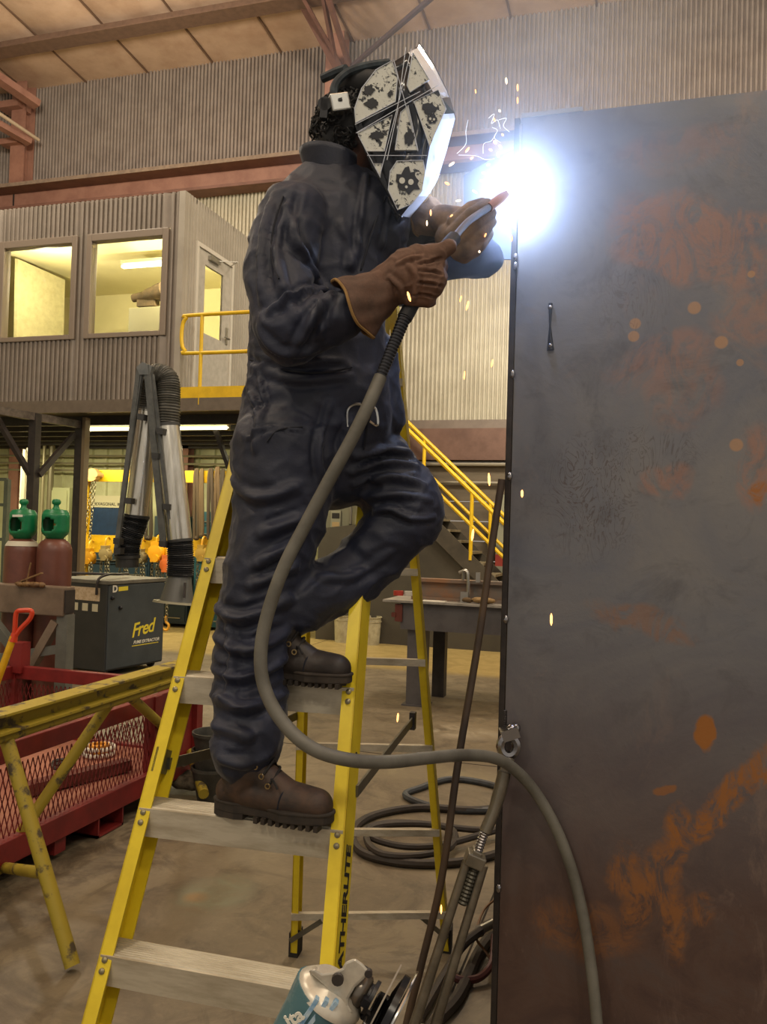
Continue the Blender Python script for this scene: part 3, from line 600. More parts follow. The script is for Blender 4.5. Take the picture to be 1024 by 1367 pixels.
# ================================================================= GAS CYLINDERS
M_cyl = mat('maroon_cylinder_paint', '#6f4335', '#5a3429', rough=.4, scale=5, lo=.35, hi=.7)
M_cap = mat('green_cap_paint', '#127a4a', '#0e6b40', rough=.35)
def cylinder(px, d, lb, first=True, rot=0.):
    p = P(px, 745, d); c = V(p[0], p[1], 0); t = thing('gas_cylinder', lb, 'gas cylinder', c, 'maroon gas cylinders with green caps')
    zc = P(px, 735, d)[2]; r = 22.5*d/1130
    q = MB(); q.lathe([(r*.9, 0), (r, .03), (r, zc-.01), (r*.98, zc+.015), (r*.9, zc+.045), (r*.76, zc+.068), (r*.58, zc+.084), (r*.4, zc+.09)], c, n=28); q.build('tank', M_cyl, t)
    zb = zc+.072; zt_ = P(px, 683, d)[2]; rc = r*.78
    # guard cap with two rounded openings cut from its wall
    q = MB(); n = 48; zs = [zb-.0, zb+.03, zb+.05]+list(np.linspace(zb+.07, zt_-.03, 9))+[zt_-.01]; rows = []
    rr = [rc*.55, rc*.7, rc*.92]+[rc]*9+[rc*.95]
    keep = []
    for i in range(len(zs)-1):
        for k in range(n):
            a = 2*math.pi*(k+.5)/n+rot; zm2 = (zs[i]+zs[i+1])/2; mid = (zb+.06+zt_-.04)/2; hh = (zt_-zb-.11)/2
            da_ = abs((a+math.pi/2*0) % math.pi-math.pi*.5)
            if (da_/.62)**2+((zm2-mid)/hh)**2 < 1: continue
            keep.append((i*n+k, i*n+(k+1) % n, (i+1)*n+(k+1) % n, (i+1)*n+k))
    vs = [c+V(math.cos(2*math.pi*k/n+rot)*rr[i], math.sin(2*math.pi*k/n+rot)*rr[i], zs[i]) for i in range(len(zs)) for k in range(n)]
    q.add(vs, keep, True); q.lathe([(rc*.95, zt_-.01), (rc*.8, zt_+.012), (rc*.3, zt_+.02), (rc*.2, zt_+.035), (rc*.2, zt_+.05), (rc*.32, zt_+.06), (rc*.34, zt_+.075), (rc*.25, zt_+.09), (.002, zt_+.095)], c, n=28)
    cp = q.build('guard_cap', M_cap, t, fix=False); md = cp.modifiers.new('solid', 'SOLIDIFY'); md.thickness = .008
    q = MB(); q.lathe([(.025, zb-.02), (.025, zb+.06), (.018, zb+.07), (.018, zt_-.06), (.035, zt_-.055), (.035, zt_-.035)], c, n=14); q.tube([c+V(0, 0, zb+.08), c+V(.05, -.03, zb+.08)], .015, 10); q.build('valve', mat('brass_valve', '#8a6b30', rough=.35, metal=.8), t)
    return t
cl1 = cylinder(29, 6.25, 'maroon gas cylinder with a white collar label, left of the pair', rot=-.45)
cl2 = cylinder(72.5, 6.25, 'maroon gas cylinder with dusty plain shoulder, right of the pair', rot=.15)
p = P(29, 745, 6.25); zc = P(29, 735, 6.25)[2]; r = 22.5*6.25/1130
q = MB(); q.lathe([(r*.955, zc+.035), (r*.78, zc+.071)], V(p[0], p[1], .0), n=28, cap=False)
o = q.build('collar_label', mat('white_label', '#c8c3ae', rough=.6), cl1, fix=True)
q = MB(); q.prism([P(16.5, 687, 6.12), P(30, 687, 6.11), P(30, 690, 6.11), P(16.5, 690, 6.12)], (0, .002, 0)); q.build('cap_print', M_white, cl1)
for t_ in (cl1, cl2): pass
# steel trestle table (left) with scrap
M_tub = mat('weathered_tube_steel', '#7b6a58', '#665747', rough=.6, scale=5, bump=.1)
M_tubg = mat('grey_tube_steel', '#6a6c63', '#5b5c54', rough=.55, scale=5)
dt = 5.9
tt = thing('steel_trestle_frame', 'weathered steel tube trestle frame in front of the gas cylinders', 'trestle', P(88, 900, dt)*V(1,1,0))
tE = P(92, 803, dt); tW = tE-V(1.35, 0, 0)
q = MB(); q.bar(tE, tW, .13, .20); q.build('top_tube', M_tub, tt, bevel=.008)
q = MB(); q.bar(tE+V(.001, 0, 0), tE+V(.012, 0, 0), .1, .16); q.build('end_cap', M_dark, tt)
leg = P(88, 822, dt); q = MB(); q.box((leg[0]-.045, leg[1]-.04, 0), (leg[0]+.045, leg[1]+.04, tE[2]-.09)); q.build('leg', M_tubg, tt)
q = MB(); q.bar(P(76, 830, dt), P(40, 893, dt), .06, .065, up=(0,1,0)); q.build('brace', M_tub, tt)
q = MB(); q.bar(P(-12, 826, dt), P(24, 872, dt), .06, .06, up=(0,1,0)); q.build('brace', M_tubg, tt)
q = MB(); q.bar(P(80, 866, dt), P(-10, 880, dt), .05, .06); q.build('cross_bar', M_tubg, tt)
lg = tW+V(.1, 0, 0); q = MB(); q.box((lg[0]-.045, lg[1]-.04, 0), (lg[0]+.045, lg[1]+.04, tE[2]-.09)); q.build('leg', M_tubg, tt)
q = MB(); s0 = P(40, 780, dt); s0[2] = tE[2]+.093
for k in range(6): q.sph(s0+V((k-2.5)*.035, .01*(k % 2), .018), .028, (1.2, .8, .7), 8, 6)
q.bar(s0+V(-.12, 0, .02), s0+V(.08, .02, .1), .03, .01); q.bar(s0+V(-.03, 0, .02), s0+V(.0, 0, .17), .008, .008)
tag(q.build('scrap_clamp', mat('rusty_brown', '#8a6b42', '#5a4028', rough=.6, scale=20)), 'rusty clamp lying on the weathered trestle frame', 'clamp')
# shovel / red handle
sh = thing('shovel', 'yellow shaft shovel with orange D handle at the left edge', 'shovel', P(-8, 900, 4.95))
q = MB(); q.tube([P(18, 850, 4.95), P(-22, 960, 4.9)], .021, 10); q.build('shaft', M_ry, sh)
M_or = mat('orange_plastic', '#c9401f', rough=.4)
q = MB(); q.tube(smooth_path([P(19, 852, 4.95), P(20, 838, 4.95), P(22, 818, 4.95), P(30, 815, 4.95), P(42, 816, 4.95), P(40, 826, 4.95), P(27, 840, 4.95), P(20, 850, 4.95)], 6), .014, 8); q.tube([P(20, 845, 4.95), P(17, 856, 4.95)], [.018, .026], 10); q.build('handle', M_or, sh)
q = MB(); e = P(-22, 960, 4.9); q.prism([e+V(-.1, 0, 0), e+V(.1, 0, 0), e+V(.08, -.05, -.28), e+V(0, -.07, -.34), e+V(-.08, -.05, -.28)], (0, .004, 0)); q.build('blade', M_dark, sh)

# ================================================================= RED CART
M_cr = mat('red_cart_paint', '#7f221f', '#661918', rough=.5, scale=5, bump=.05)
Xr, Xl, Yf, Yn = -2.66, -4.03, 4.72, 2.0; zT, zD = .60, .20
ct = thing('red_mesh_cart', 'red steel basket with expanded mesh sides and fork pockets', 'basket', ((Xr+Xl)/2, 3.3, 0))
def beam(a, b, w, h, nm, m_=M_cr, par=ct, bv=.004): q = MB(); q.bar(a, b, w, h); return q.build(nm, m_, par, bevel=bv)
for X in (Xr, Xl): beam((X, Yn, zT), (X, Yf, zT), .05, .085, 'top_rail'); beam((X, Yn, zD-.04), (X, Yf, zD-.04), .06, .11, 'bottom_rail')
for Y in (Yn, Yf): beam((Xl, Y, zT), (Xr, Y, zT), .05, .085, 'top_rail'); beam((Xl, Y, zD-.04), (Xr, Y, zD-.04), .06, .11, 'bottom_rail')
for X, Y in ((Xr, Yf), (Xl, Yf), (Xr, Yn), (Xl, Yn), (Xr, 4.25)):
    q = MB(); q.box((X-.035, Y-.035, .1), (X+.035, Y+.035, zT+.04)); q.build('corner_post', M_cr, ct)
q = MB(); q.box((Xl, Yf-.05, zT), (Xl+.09, Yf+.04, zT+.2)); q.build('lift_lug', M_cr, ct)
q = MB(); q.box((Xr-.002, 4.28, zD+.02), (Xr+.002, Yf, zT)); q.build('end_plate', M_cr, ct)
q = MB(); q.box((Xl, Yn, zD-.03), (Xr, Yf, zD)); q.build('deck', mat('dusty_pink_deck', '#a5705a', '#8b5646', rough=.8, scale=3), ct)
for Y in (2.6, 3.85):
    q = MB(); y0, y1, z0, z1 = Y-.11, Y+.11, .005, .13
    q.box((Xl, y0, z0), (Xr+.02, y1, z0+.012)); q.box((Xl, y0, z1-.012), (Xr+.02, y1, z1)); q.box((Xl, y0, z0), (Xr+.02, y0+.012, z1)); q.box((Xl, y1-.012, z0), (Xr+.02, y1, z1)); q.build('fork_pocket', M_cr, ct)
q = MB(); q.box((Xr-.2, 3.42, .03), (Xr+.01, 3.5, .11)); q.build('rub_block', M_cr, ct)
def expmesh(a, b, z0, z1, nm):
    a, b = V(*a), V(*b); L_ = np.linalg.norm(b-a); t = (b-a)/L_; q = MB(); dx, dz = .034, .052; nx, nz = int(L_/dx), int((z1-z0)/dz)
    nrm_ = np.cross(t, (0,0,1))
    for i in range(nx+1):
        for k in range(nz+1):
            c = a+t*(i*dx)+V(0,0,z0+k*dz)
            off = dx/2*(k % 2)
            c = a+t*(i*dx+off)+V(0,0,z0+k*dz)
            for sx in (-1, 1):
                e = c+t*sx*dx/2+V(0,0,dz)
                if e[2] > z1+.01: continue
                q.bar(c, e, .0045, .003, up=nrm_)
    o = q.build(nm, M_cr, ct, fix=False); o['kind'] = 'stuff'
expmesh((Xr, Yn, 0), (Xr, 4.25, 0), zD+.02, zT-.04, 'expanded_mesh'); expmesh((Xl, Yf, 0), (Xr, Yf, 0), zD+.02, zT-.04, 'expanded_mesh'); expmesh((Xl, 2.6, 0), (Xl, Yf, 0), zD+.02, zT-.04, 'expanded_mesh')
# stuff in cart
p = PZ(132, 1003, zD+.03); coil = thing('white_chain_coil', 'coil of white chain with yellow tape lying in the red cart', 'chain coil', V(p[0], p[1], zD))
q = MB()
for k in range(34):
    a = 2*math.pi*k/17; q.sph(V(p[0]+.085*math.cos(a), p[1]+.085*math.sin(a), zD+.02+.035*(k//17)), .016, n=6, m=5)
q.build('links', mat('white_chain', '#d9d4c4', rough=.5), coil)
q = MB(); q.lathe([(.06, 0), (.06, .05), (.035, .05), (.035, 0)], V(p[0], p[1], zD+.025), n=16, cap=False); q.build('tape_roll', mat('amber_tape', '#d9922a', rough=.5), coil)
for i, (px, py, r) in enumerate(((85, 1020, .06), (83, 1030, .055))):
    p = PZ(px, py, zD); q = MB(); q.tube([p+V(math.cos(a)*r, math.sin(a)*r, .012+.02*i) for a in np.linspace(0, 2*math.pi, 20)[:-1]], .01, 6, closed=True)
    tag(q.build('wire_ring', M_dark), ['upper dark ring lying on the cart deck left of the white chain', 'lower dark ring lying on the cart deck left of the white chain'][i], 'ring')
q = MB(); q.bar(PZ(30, 1055, zD+.04), PZ(170, 1020, zD+.04), .08, .06); tag(q.build('steel_offcut', mat('brown_offcut', '#6e3c30', '#5a3028', rough=.7)), 'long reddish steel offcut on the deck of the red cart', 'offcut')

# ================================================================= YELLOW SAWHORSE
M_sy = mat('chipped_olive_yellow', '#a3902a', '#4f4430', rough=.6, scale=9, lo=.54, hi=.62, bump=.15)
shs = thing('yellow_sawhorse', 'chipped yellow pipe sawhorse with a channel top rail', 'sawhorse', (-2.35, 3.4, 0))
a, b_ = PZ(-60, 985, .80), PZ(285, 880, .80)
a, b_ = V(-2.30, 2.05, .79), V(-2.50, 4.75, .79)
def SH(px, py, X): return PX(px, py, X)
e0 = PZ(0, 964, .83); e1 = PZ(230, 896, .83)
dirn = nrm(e1-e0); s0 = e0-dirn*.5; s1 = e1+dirn*.12
q = MB(); sd_ = nrm(np.cross(dirn, (0,0,1)))
q.bar(s0+V(0,0,.034), s1+V(0,0,.034), .10, .010); q.bar(s0+sd_*-.008, s1+sd_*-.008, .010, .064); q.bar(s0+sd_*.02+V(0,0,-.032), s1+sd_*.02+V(0,0,-.032), .08, .010); q.build('channel_rail', M_sy, shs)
q = MB(); q.tube([s0+V(0,0,-.058)+sd_*.02, s1+V(0,0,-.058)+sd_*.02], .021, 12); q.build('rail_pipe', M_sy, shs)
def onrail(px, py):
    best = min(np.linspace(0, 1, 200), key=lambda t: abs(512+FPX*((s0+(s1-s0)*t-CAM)@RC)/((s0+(s1-s0)*t-CAM)@FW)-px)); return s0+(s1-s0)*best+V(0,0,-.055)
f1 = PZ(97, 1290, 0.02); t1 = onrail(8, 990); q = MB(); q.tube([t1, f1], .0275, 14); q.build('leg', M_sy, shs)
t2 = onrail(148, 935); f2 = PZ(-12, 1172, .02); q = MB(); q.tube([t2, f2], .0265, 14); q.build('leg', M_sy, shs)
t3 = onrail(172, 928); f3 = PZ(262, 1010, .03); q = MB(); q.tube([t3, f3], .026, 14); q.build('leg', M_sy, shs)
k1 = t1+(f1-t1)*.62; q = MB(); q.tube([k1, f2+(t2-f2)*.06], .023, 12); q.build('stretcher', M_sy, shs)

# ================================================================= BENCH & THINGS (right, mid-distance)
M_bs = mat('blue_grey_plate_steel', '#5f5c5c', '#4f4c4d', rough=.5, metal=.3, scale=4)
zb = .98; b0 = PZ(520, 798, zb); bL = PZ(549, 942, 0); bench = thing('steel_workbench', 'heavy grey steel workbench with thick top and square legs', 'workbench', (bL[0]+.6, bL[1]+.3, 0))
q = MB(); q.box((b0[0], bL[1]-.12, zb-.02), (b0[0]+2.6, bL[1]+.9, zb)); q.build('top_plate', mat('cluttered_top', '#9a958b', '#7b776e', rough=.5), bench)
q = MB(); q.box((b0[0]+.16, bL[1]-.06, zb-.27), (b0[0]+2.4, bL[1]-.0, zb-.02)); q.build('apron', M_bs, bench)
for (px, py, w_) in ((549, 942, .17), (580, 930, .12)):
    l = PZ(px, py, 0); q = MB(); q.box((l[0]-w_/2+.03, l[1], 0), (l[0]+w_/2+.03, l[1]+w_, zb-.2)); q.build('leg', M_bs if w_ > .15 else M_dark, bench)
q = MB(); l = PZ(549, 942, 0); q.box((l[0]-.09, l[1]-.03, 0), (l[0]+.15, l[1]+.2, .012)); q.build('foot_plate', M_bs, bench)
q = MB(); q.box((l[0]+1.9, l[1], 0), (l[0]+2.05, l[1]+.15, zb-.2)); q.build('leg', M_bs, bench)
Yt = bL[1]+.15
q = MB(); xa_ = PY(552, 780, Yt)[0]; q.ibeam((xa_, Yt, zb+.10), (xa_+2.3, Yt, zb+.10), .14, .20, .03, .02); tag(q.build('steel_beam', mat('scaled_beam', '#6b665f', '#8a6446', rough=.6, scale=3)), 'steel beam lying along the top of the grey workbench', 'beam')
p = PY(621, 776, Yt-.12); cl = thing('c_clamp', 'bright metal clamp gripping the beam on the workbench', 'clamp', (p[0], Yt-.1, zb)); M_bm = _M['bright_metal']
q = MB(); q.tube(smooth_path([V(p[0]-.06, Yt-.11, zb+.27), V(p[0]+.01, Yt-.12, zb+.29), V(p[0]+.03, Yt-.13, zb+.2), V(p[0]+.03, Yt-.13, zb+.04), V(p[0], Yt-.13, zb+.02)], 5), .016, 8); q.build('frame', M_bm, cl)
q = MB(); q.tube([V(p[0]-.02, Yt-.12, zb+.29), V(p[0]-.02, Yt-.12, zb+.205)], .014, 8); q.box((p[0]+.1, Yt-.13, zb+.19), (p[0]+.14, Yt-.1, zb+.28)); q.build('screw', M_bm, cl)
q = MB(); q.box((p[0]-.03, Yt-.17, zb), (p[0]+.04, Yt-.1, zb+.1)); q.build('jaw', M_bm, cl)
p = PZ(537, 795, zb); q = thing('tape_roll', 'red and white tape roll near the left end of the workbench', 'tape roll', p)
mb = MB(); mb.lathe([(.05, 0), (.05, .045), (.03, .045), (.03, 0)], p+V(-.04, 0, 0), n=16, cap=False); mb.build('red_roll', mat('red_tape', '#a03024', rough=.5), q); mb = MB(); mb.lathe([(.045, 0), (.045, .045), (.025, .045), (.025, 0)], p+V(.06, .02, 0), n=16, cap=False); mb.build('white_roll', mat('silver_tape', '#b8b4aa', rough=.4), q)
def crumple(c, r, sc_, m_, nm, lb, cat, seed=0):
    q = MB(); q.sph(c, r, sc_, 20, 14); vs = []
    for v in q.v:
        n_ = noise.noise(Vector(v)*14+Vector((seed, 0, 0)))*.35+noise.noise(Vector(v)*35)*.15
        vs.append(tuple(np.array(c)+(np.array(v)-np.array(c))*(1+n_)))
    q.v = vs; o = q.build(nm, m_); tag(o, lb, cat); return o
M_lea = mat('worn_tan_leather', '#8f744a', '#70572f', rough=.8, scale=25)
def ontop(px, Y, h): X_ = PY(px, 800, Y)[0]; return V(X_, Y, zb+h)
crumple(ontop(647, bL[1]-.02, .03), .085, (1.3, .6, .35), M_lea, 'leather_glove', 'tan leather glove crumpled on the workbench near the clamp', 'glove', 3)
crumple(ontop(624, bL[1]-.02, .025), .055, (1.0, .6, .5), mat('brown_rag', '#5d4a30', rough=.9), 'shop_rag', 'brown rag on the workbench under the clamp', 'rag', 8)
q = MB(); c = ontop(578, bL[1]-.03, .004); q.box(c-V(.1, .06, .004), c+V(.12, .06, .002)); tag(q.build('paper_sheet', mat('paper_white', '#cfcabc', rough=.7)), 'white paper sheet on the front edge of the workbench left of the rag', 'paper')
q = MB(); c = PY(541, 812, bL[1]-.1); q.box((b0[0]+.11, bL[1]-.08, zb-.2), (b0[0]+.18, bL[1]-.02, zb-.04)); q.box((b0[0]+.08, bL[1]-.09, zb-.16), (b0[0]+.12, bL[1]-.05, zb-.12)); q.build('end_socket', mat('rust_red_box', '#5f2a1e', rough=.6), bench)
# buckets
M_bk = mat('dirty_white_bucket', '#b1a888', '#958c6e', rough=.6, scale=12)
for i, (px, py) in enumerate(((459, 857), (494, 860))):
    c = PZ(px, py, 0); t = thing('plastic_bucket', ['dirty white bucket on the floor left of the right ladder rail', 'dirty white bucket on the floor half hidden by the right ladder rail'][i], 'bucket', c); h = .38-.0*i
    q = MB(); q.lathe([(.13, 0), (.15, h), (.16, h), (.16, h+.012), (.145, h+.012), (.125, .01)], c, n=24, cap=False); q.lathe([(.13, 0), (.12, .005)], c, n=24); q.build('pail', M_bk, t)
    q = MB(); q.lathe([(.156, h-.06), (.156, h-.045)], c, n=24, cap=False); q.build('rim_band', M_bk, t)
q = MB(); c = PZ(436, 852, 0); q.box(c-V(.05, 0, 0), c+V(.2, .3, .42)); tag(q.build('dark_crate', mat('dark_crate', '#3b342c', rough=.7)), 'dark box on the floor behind the far boot', 'box')
# wall electrics seen between the legs
def ybox(px0, py0, px1, py1, Y, dp, m_, nm, par=None, bv=.004): a_, c_ = PY(px0, py1, Y), PY(px1, py0, Y); q = MB(); q.box((a_[0], Y, a_[2]), (c_[0], Y+dp, c_[2])); return q.build(nm, m_, par, bevel=bv)
Ye = 12.2; wp = thing('control_box', 'grey electrical control box on the back wall seen between the legs', 'control box', PY(455, 715, Ye))
ybox(433, 672, 467, 716, Ye, .3, mat('box_grey', '#96937d', rough=.5), 'enclosure', wp); ybox(441, 682, 455, 708, Ye-.03, .03, mat('box_face', '#b3b09a', rough=.5), 'face_plate', wp); ybox(443, 685, 453, 692, Ye-.04, .01, M_dark, 'display', wp); ybox(443, 697, 453, 706, Ye-.04, .01, mat('peach_label', '#d8b886', rough=.6), 'label_plate', wp)
q = MB(); q.tube(smooth_path([PY(458, 672, Ye), PY(462, 664, Ye), PY(468, 675, Ye), PY(468, 700, Ye-.05)], 6), .025, 8); q.build('conduit', mat('dull_pipe', '#8b8474'), wp)
o = ybox(469, 673, 481, 702, Ye+.1, .02, mat('notice_cream', '#ddd6a8', rough=.6), 'paper_notice'); tag(o, 'cream paper notice on the wall right of the control box', 'notice')
q = ybox(425, 712, 445, 760, 12.0, .4, mat('teal_drum', '#1f5a5c', rough=.5), 'teal_cabinet'); q.location.z = q.location.z; tag(q, 'teal cabinet edge visible between the legs under the control box', 'cabinet')
q2 = MB(); a_, c_ = PY(425, 760, 12.0), PY(445, 712, 12.0); q2.box((a_[0], 12.0, 0), (c_[0], 12.4, a_[2]-.005)); tag(q2.build('cabinet_base', M_dark), 'dark stand under the teal cabinet behind the legs', 'stand')

# ================================================================= JUNK behind the left rail (black buckets, pipe)
bk = PZ(290, 1050, 0)
c = PZ(282, 1075, 0); t = thing('black_pail_stack', 'stack of black pails on the floor behind the standing leg', 'pails', c)
zt2 = PY(280, 975, c[1])[2]; R2 = 28*np.linalg.norm((c-CAM)@FW)/1130
for k in range(3):
    q = MB(); z = zt2-.1*k-.12; q.lathe([(R2*.8, z-.0), (R2*.98, z+.10), (R2*1.02, z+.10), (R2*1.02, z+.118), (R2*.94, z+.118), (R2*.75, z+.02)], V(c[0], c[1], 0), n=28, cap=True); q.build('pail', mat('dusty_black_plastic', '#33332f', '#4a4942', rough=.5, scale=10), t)
q = MB(); q.lathe([(R2*.62, 0), (R2*.8, zt2-.32)], V(c[0], c[1], 0), n=28); q.build('pail', _M['dusty_black_plastic'], t)
q = MB(); q.tube([PZ(272, 1060, .12), PZ(255, 1005, .22)], .03, 12); tag(q.build('yellow_pipe_offcut', M_sy), 'short yellow pipe leaning on the pails behind the left ladder rail', 'pipe')
crumple(PZ(250, 1050, .05)+V(0, .02, .03), .10, (1.3, 1, .5), mat('grimy_cloth', '#6d6350', '#3e382d', rough=.9, scale=20), 'rag_pile', 'grimy pile of rags on the floor behind the left ladder rail', 'rags', 5)
q = MB(); q.box(PZ(236, 1020, .18)-V(.04, .03, 0), PZ(262, 1012, .18)+V(.03, .05, .03)); q.box(PZ(236, 1020, .0)-V(.0, .03, 0), PZ(240, 1020, .0)+V(.03, .0, .18)); tag(q.build('small_steel_stand', mat('dull_steel', '#7b786c', rough=.4, metal=.5)), 'small dull steel stand behind the left ladder rail', 'stand')
# ================================================================= FLOOR HOSES AND CABLES
def floorloop(pts, r, m_, nm, lb, cat, closed=False, z=.0, group=None):
    q = MB(); q.tube(smooth_path([PZ(x, y, z+r) for x, y in pts], 8, closed), r, 8, closed=closed); o = q.build(nm, m_); tag(o, lb, cat, group); return o
M_hose = mat('grey_blue_hose', '#454a4e', '#38393a', rough=.5); M_hosb = mat('black_brown_hose', '#3a3128', '#2c2620', rough=.6)
floorloop([(560, 1052), (600, 1040), (650, 1046), (690, 1062), (688, 1078), (640, 1082), (590, 1079), (556, 1070), (541, 1060)], .020, M_hose, 'air_hose', 'small grey blue hose loop on the floor, farthest of the coiled hoses', 'hose', True)
floorloop([(720, 1070), (640, 1081), (560, 1078), (500, 1088), (472, 1108), (480, 1135), (520, 1149), (580, 1153), (640, 1146), (720, 1122)], .022, M_hosb, 'welding_lead', 'thick dark cable making the widest loop on the floor under the ladder', 'cable')
floorloop([(720, 1092), (650, 1112), (590, 1128), (540, 1130), (500, 1120), (490, 1106), (530, 1098), (600, 1106), (602, 1130), (560, 1142), (510, 1140), (490, 1122), (500, 1104), (560, 1100), (640, 1108), (720, 1104)], .018, M_hosb, 'welding_lead', 'thinner dark cable coiled inside the wide loop under the ladder', 'cable', z=.03)
floorloop([(668, 1236), (640, 1270), (612, 1330), (580, 1367), (540, 1420)], .022, M_hosb, 'welding_lead', 'thick black cable on the floor running toward the camera by the block', 'cable')
q = MB(); q.tube(smooth_path([PZ(662, 1232, .10), PZ(640, 1244, .12), PZ(618, 1262, .08), PZ(600, 1290, .03), PZ(560, 1360, .02)], 8), .017, 8); tag(q.build('welding_lead', M_hosb), 'black cable rising to the bright connector beside the block edge', 'cable')
q = MB(); q.tube(smooth_path([PZ(660, 1250, .1), PZ(657, 1285, .06), PZ(640, 1305, .03), PZ(615, 1308, .03), PZ(600, 1300, .04)], 8), .014, 8); tag(q.build('red_brown_cable', mat('red_brown_cable', '#4a211b', rough=.5)), 'reddish brown cable looping beside the block edge', 'cable')
q = MB(); q.tube(smooth_path([PZ(668, 1196, .1), PZ(646, 1215, .12), PZ(636, 1250, .1), PZ(648, 1270, .05), PZ(668, 1300, .01)], 8), .005, 6); tag(q.build('thin_wire', mat('copper_brown_wire', '#6b4a28', rough=.5)), 'thin brown wire arching out beside the block edge', 'wire')
q = MB(); a = PZ(640, 1243, .12); b_ = PZ(657, 1234, .11); q.tube([a, b_], .022, 12); tag(q.build('cable_connector', mat('chrome', '#c6c6c4', rough=.2, metal=1)), 'bright metal cable connector by the lower block edge', 'connector')

# ================================================================= LADDER
L0, L3 = P(138, 1289, 1.957), P(277, 755, 2.305)
L1, L2 = L0+(L3-L0)/3, L0+(L3-L0)*2/3
R1, R2 = PZ(449.8, 1122, L1[2]), PZ(465, 930, L2[2])
def Lz(z): return L0+(L3-L0)*((z-L0[2])/(L3-L0)[2])
def Rz(z): return R1+(R2-R1)*((z-R1[2])/(R2-R1)[2])
M_fg = mat('yellow_fiberglass', '#e6cd2a', '#d3b81e', rough=.38, scale=5, spec=.5)
M_al = mat('worn_aluminium', '#c6bda8', '#aba08a', rough=.45, metal=.35, scale=6, stretch=(1, 6, 6))
M_alb = mat('zinc_bracket', '#6f6c60', '#5d5a4f', rough=.4, metal=.6)
M_rub = mat('black_rubber_foot', '#28241f', rough=.8)
ld = thing('step_ladder', 'yellow fiberglass step ladder with aluminium treads under the welder', 'ladder', (-.93, 2.2, 0))
wd = nrm((Rz(1)-Lz(1))*V(1, 1, 0)); nd = V(-wd[1], wd[0], 0)   # depth direction (away)
DEP = .088
for side, fz in ((-1, Lz), (1, Rz)):
    a, b_ = fz(0.0), fz(2.36); l = nrm(b_-a); out = wd*side; back = nrm(nd-l*(nd@l))
    q = MB()
    def plate(o0, w_, dpt):
        # channel pieces drawn as prisms along the rail
        p_ = [a+o0, a+o0+w_, a+o0+w_+dpt, a+o0+dpt]; q.prism(p_, b_-a)
    w0 = out*.013
    plate(w0, out*.004, back*DEP)                      # web
    plate(w0+out*.004, -out*.034, back*.005)          # front flange, turned inward
    q.prism([a+w0+back*(DEP-.005), a+w0-out*.030+back*(DEP-.005), a+w0-out*.030+back*DEP, a+w0+back*DEP], b_-a)
    rl = q.build('front_rail', M_fg, ld)
    fo_ = MB(); f0 = a; fo_.prism([f0-out*.006+V(0,0,0), f0+out*.05, f0+out*.05+back*(DEP+.01)*V(1,1,0), f0-out*.006+back*(DEP+.01)*V(1,1,0)], V(0, 0, .06)+l*.03); fo_.build('foot', M_rub, ld)
    if side == 1:
        # lettering on the outer web, reading upwards
        o_ = fz(.612)+out*.0175+back*(DEP*.74)
        text('FEATHERLITE', .055, mat('black_print', '#1e1c1a'), 'lettering', rl, o_, l, -back, depth=.0006, bold=.0016, space=.95)
        q = MB(); c = fz(1.075)+out*.0175+back*.05
        for s_ in (-1, 1): q.lathe([(.010, 0), (.010, .001)], c+l*s_*.009, out, 14)
        q.build('emblem', _M['black_print'], rl)
    q = MB(); c = fz(.95 if side == 1 else 1.03)
    if side == -1: q.prism([c+w0-out*.004-l*.03, c+w0-out*.004+l*.03, c+w0-out*.004+l*.03+back*DEP, c+w0-out*.004-l*.03+back*DEP], -out*.006)
    else: q.prism([c+w0+out*.005-l*.02, c+w0+out*.005+l*.02, c+w0+out*.005+l*.02+back*DEP, c+w0+out*.005-l*.02+back*DEP], out*.004)
    if side == -1: q.build('spreader_bracket', M_alb, ld)
zs = [L0[2]+.305*k for k in range(-1, 6)]
lnL = nrm(L3-L0); bkL = nrm(nd-lnL*(nd@lnL))
for z in zs:
    a, b_ = Lz(z)-wd*.012+nd*.006, Rz(z)+wd*.012+nd*.006
    q = MB(); tz = .02
    fr0 = nd*.004
    # tread with ridges and front/back aprons
    prof = [(0, -.048), (0, tz), (.004, tz+.001)]
    n = 9; 
    for i in range(n):
        u0 = .006+i*(.084-.006)/n; w_ = (.084-.006)/n
        prof += [(u0, tz+.001), (u0+w_*.25, tz+.004), (u0+w_*.65, tz+.004), (u0+w_*.9, tz+.001)]
    prof += [(.088, tz), (.088, -.03), (.085, -.03), (.085, tz-.004), (.004, tz-.004), (.004, -.048)]
    q.prism([a+nd*u+V(0, 0, v) for u, v in prof], b_-a)
    q.build('tread', M_al, ld)
    for fz, sd2 in ((Lz, -1), (Rz, 1)):
        for dz in (-.011, .011):
            c = fz(z+dz); q = MB(); q.lathe([(.0075, 0), (.007, .003), (.003, .0055), (.0005, .006)], c, -bkL, 10); q.build('rivet', mat('dull_rivet', '#8c8468', rough=.4, metal=.6), ld)
# top cap
ta, tb = Lz(2.38)-wd*.03, Rz(2.38)+wd*.03
q = MB(); q.prism([ta-nd*.01, tb-nd*.01, tb+nd*.24, ta+nd*.24], (0, 0, .045)); q.build('top_cap', mat('blue_grey_cap', '#3b4650', rough=.5), ld, bevel=.008)
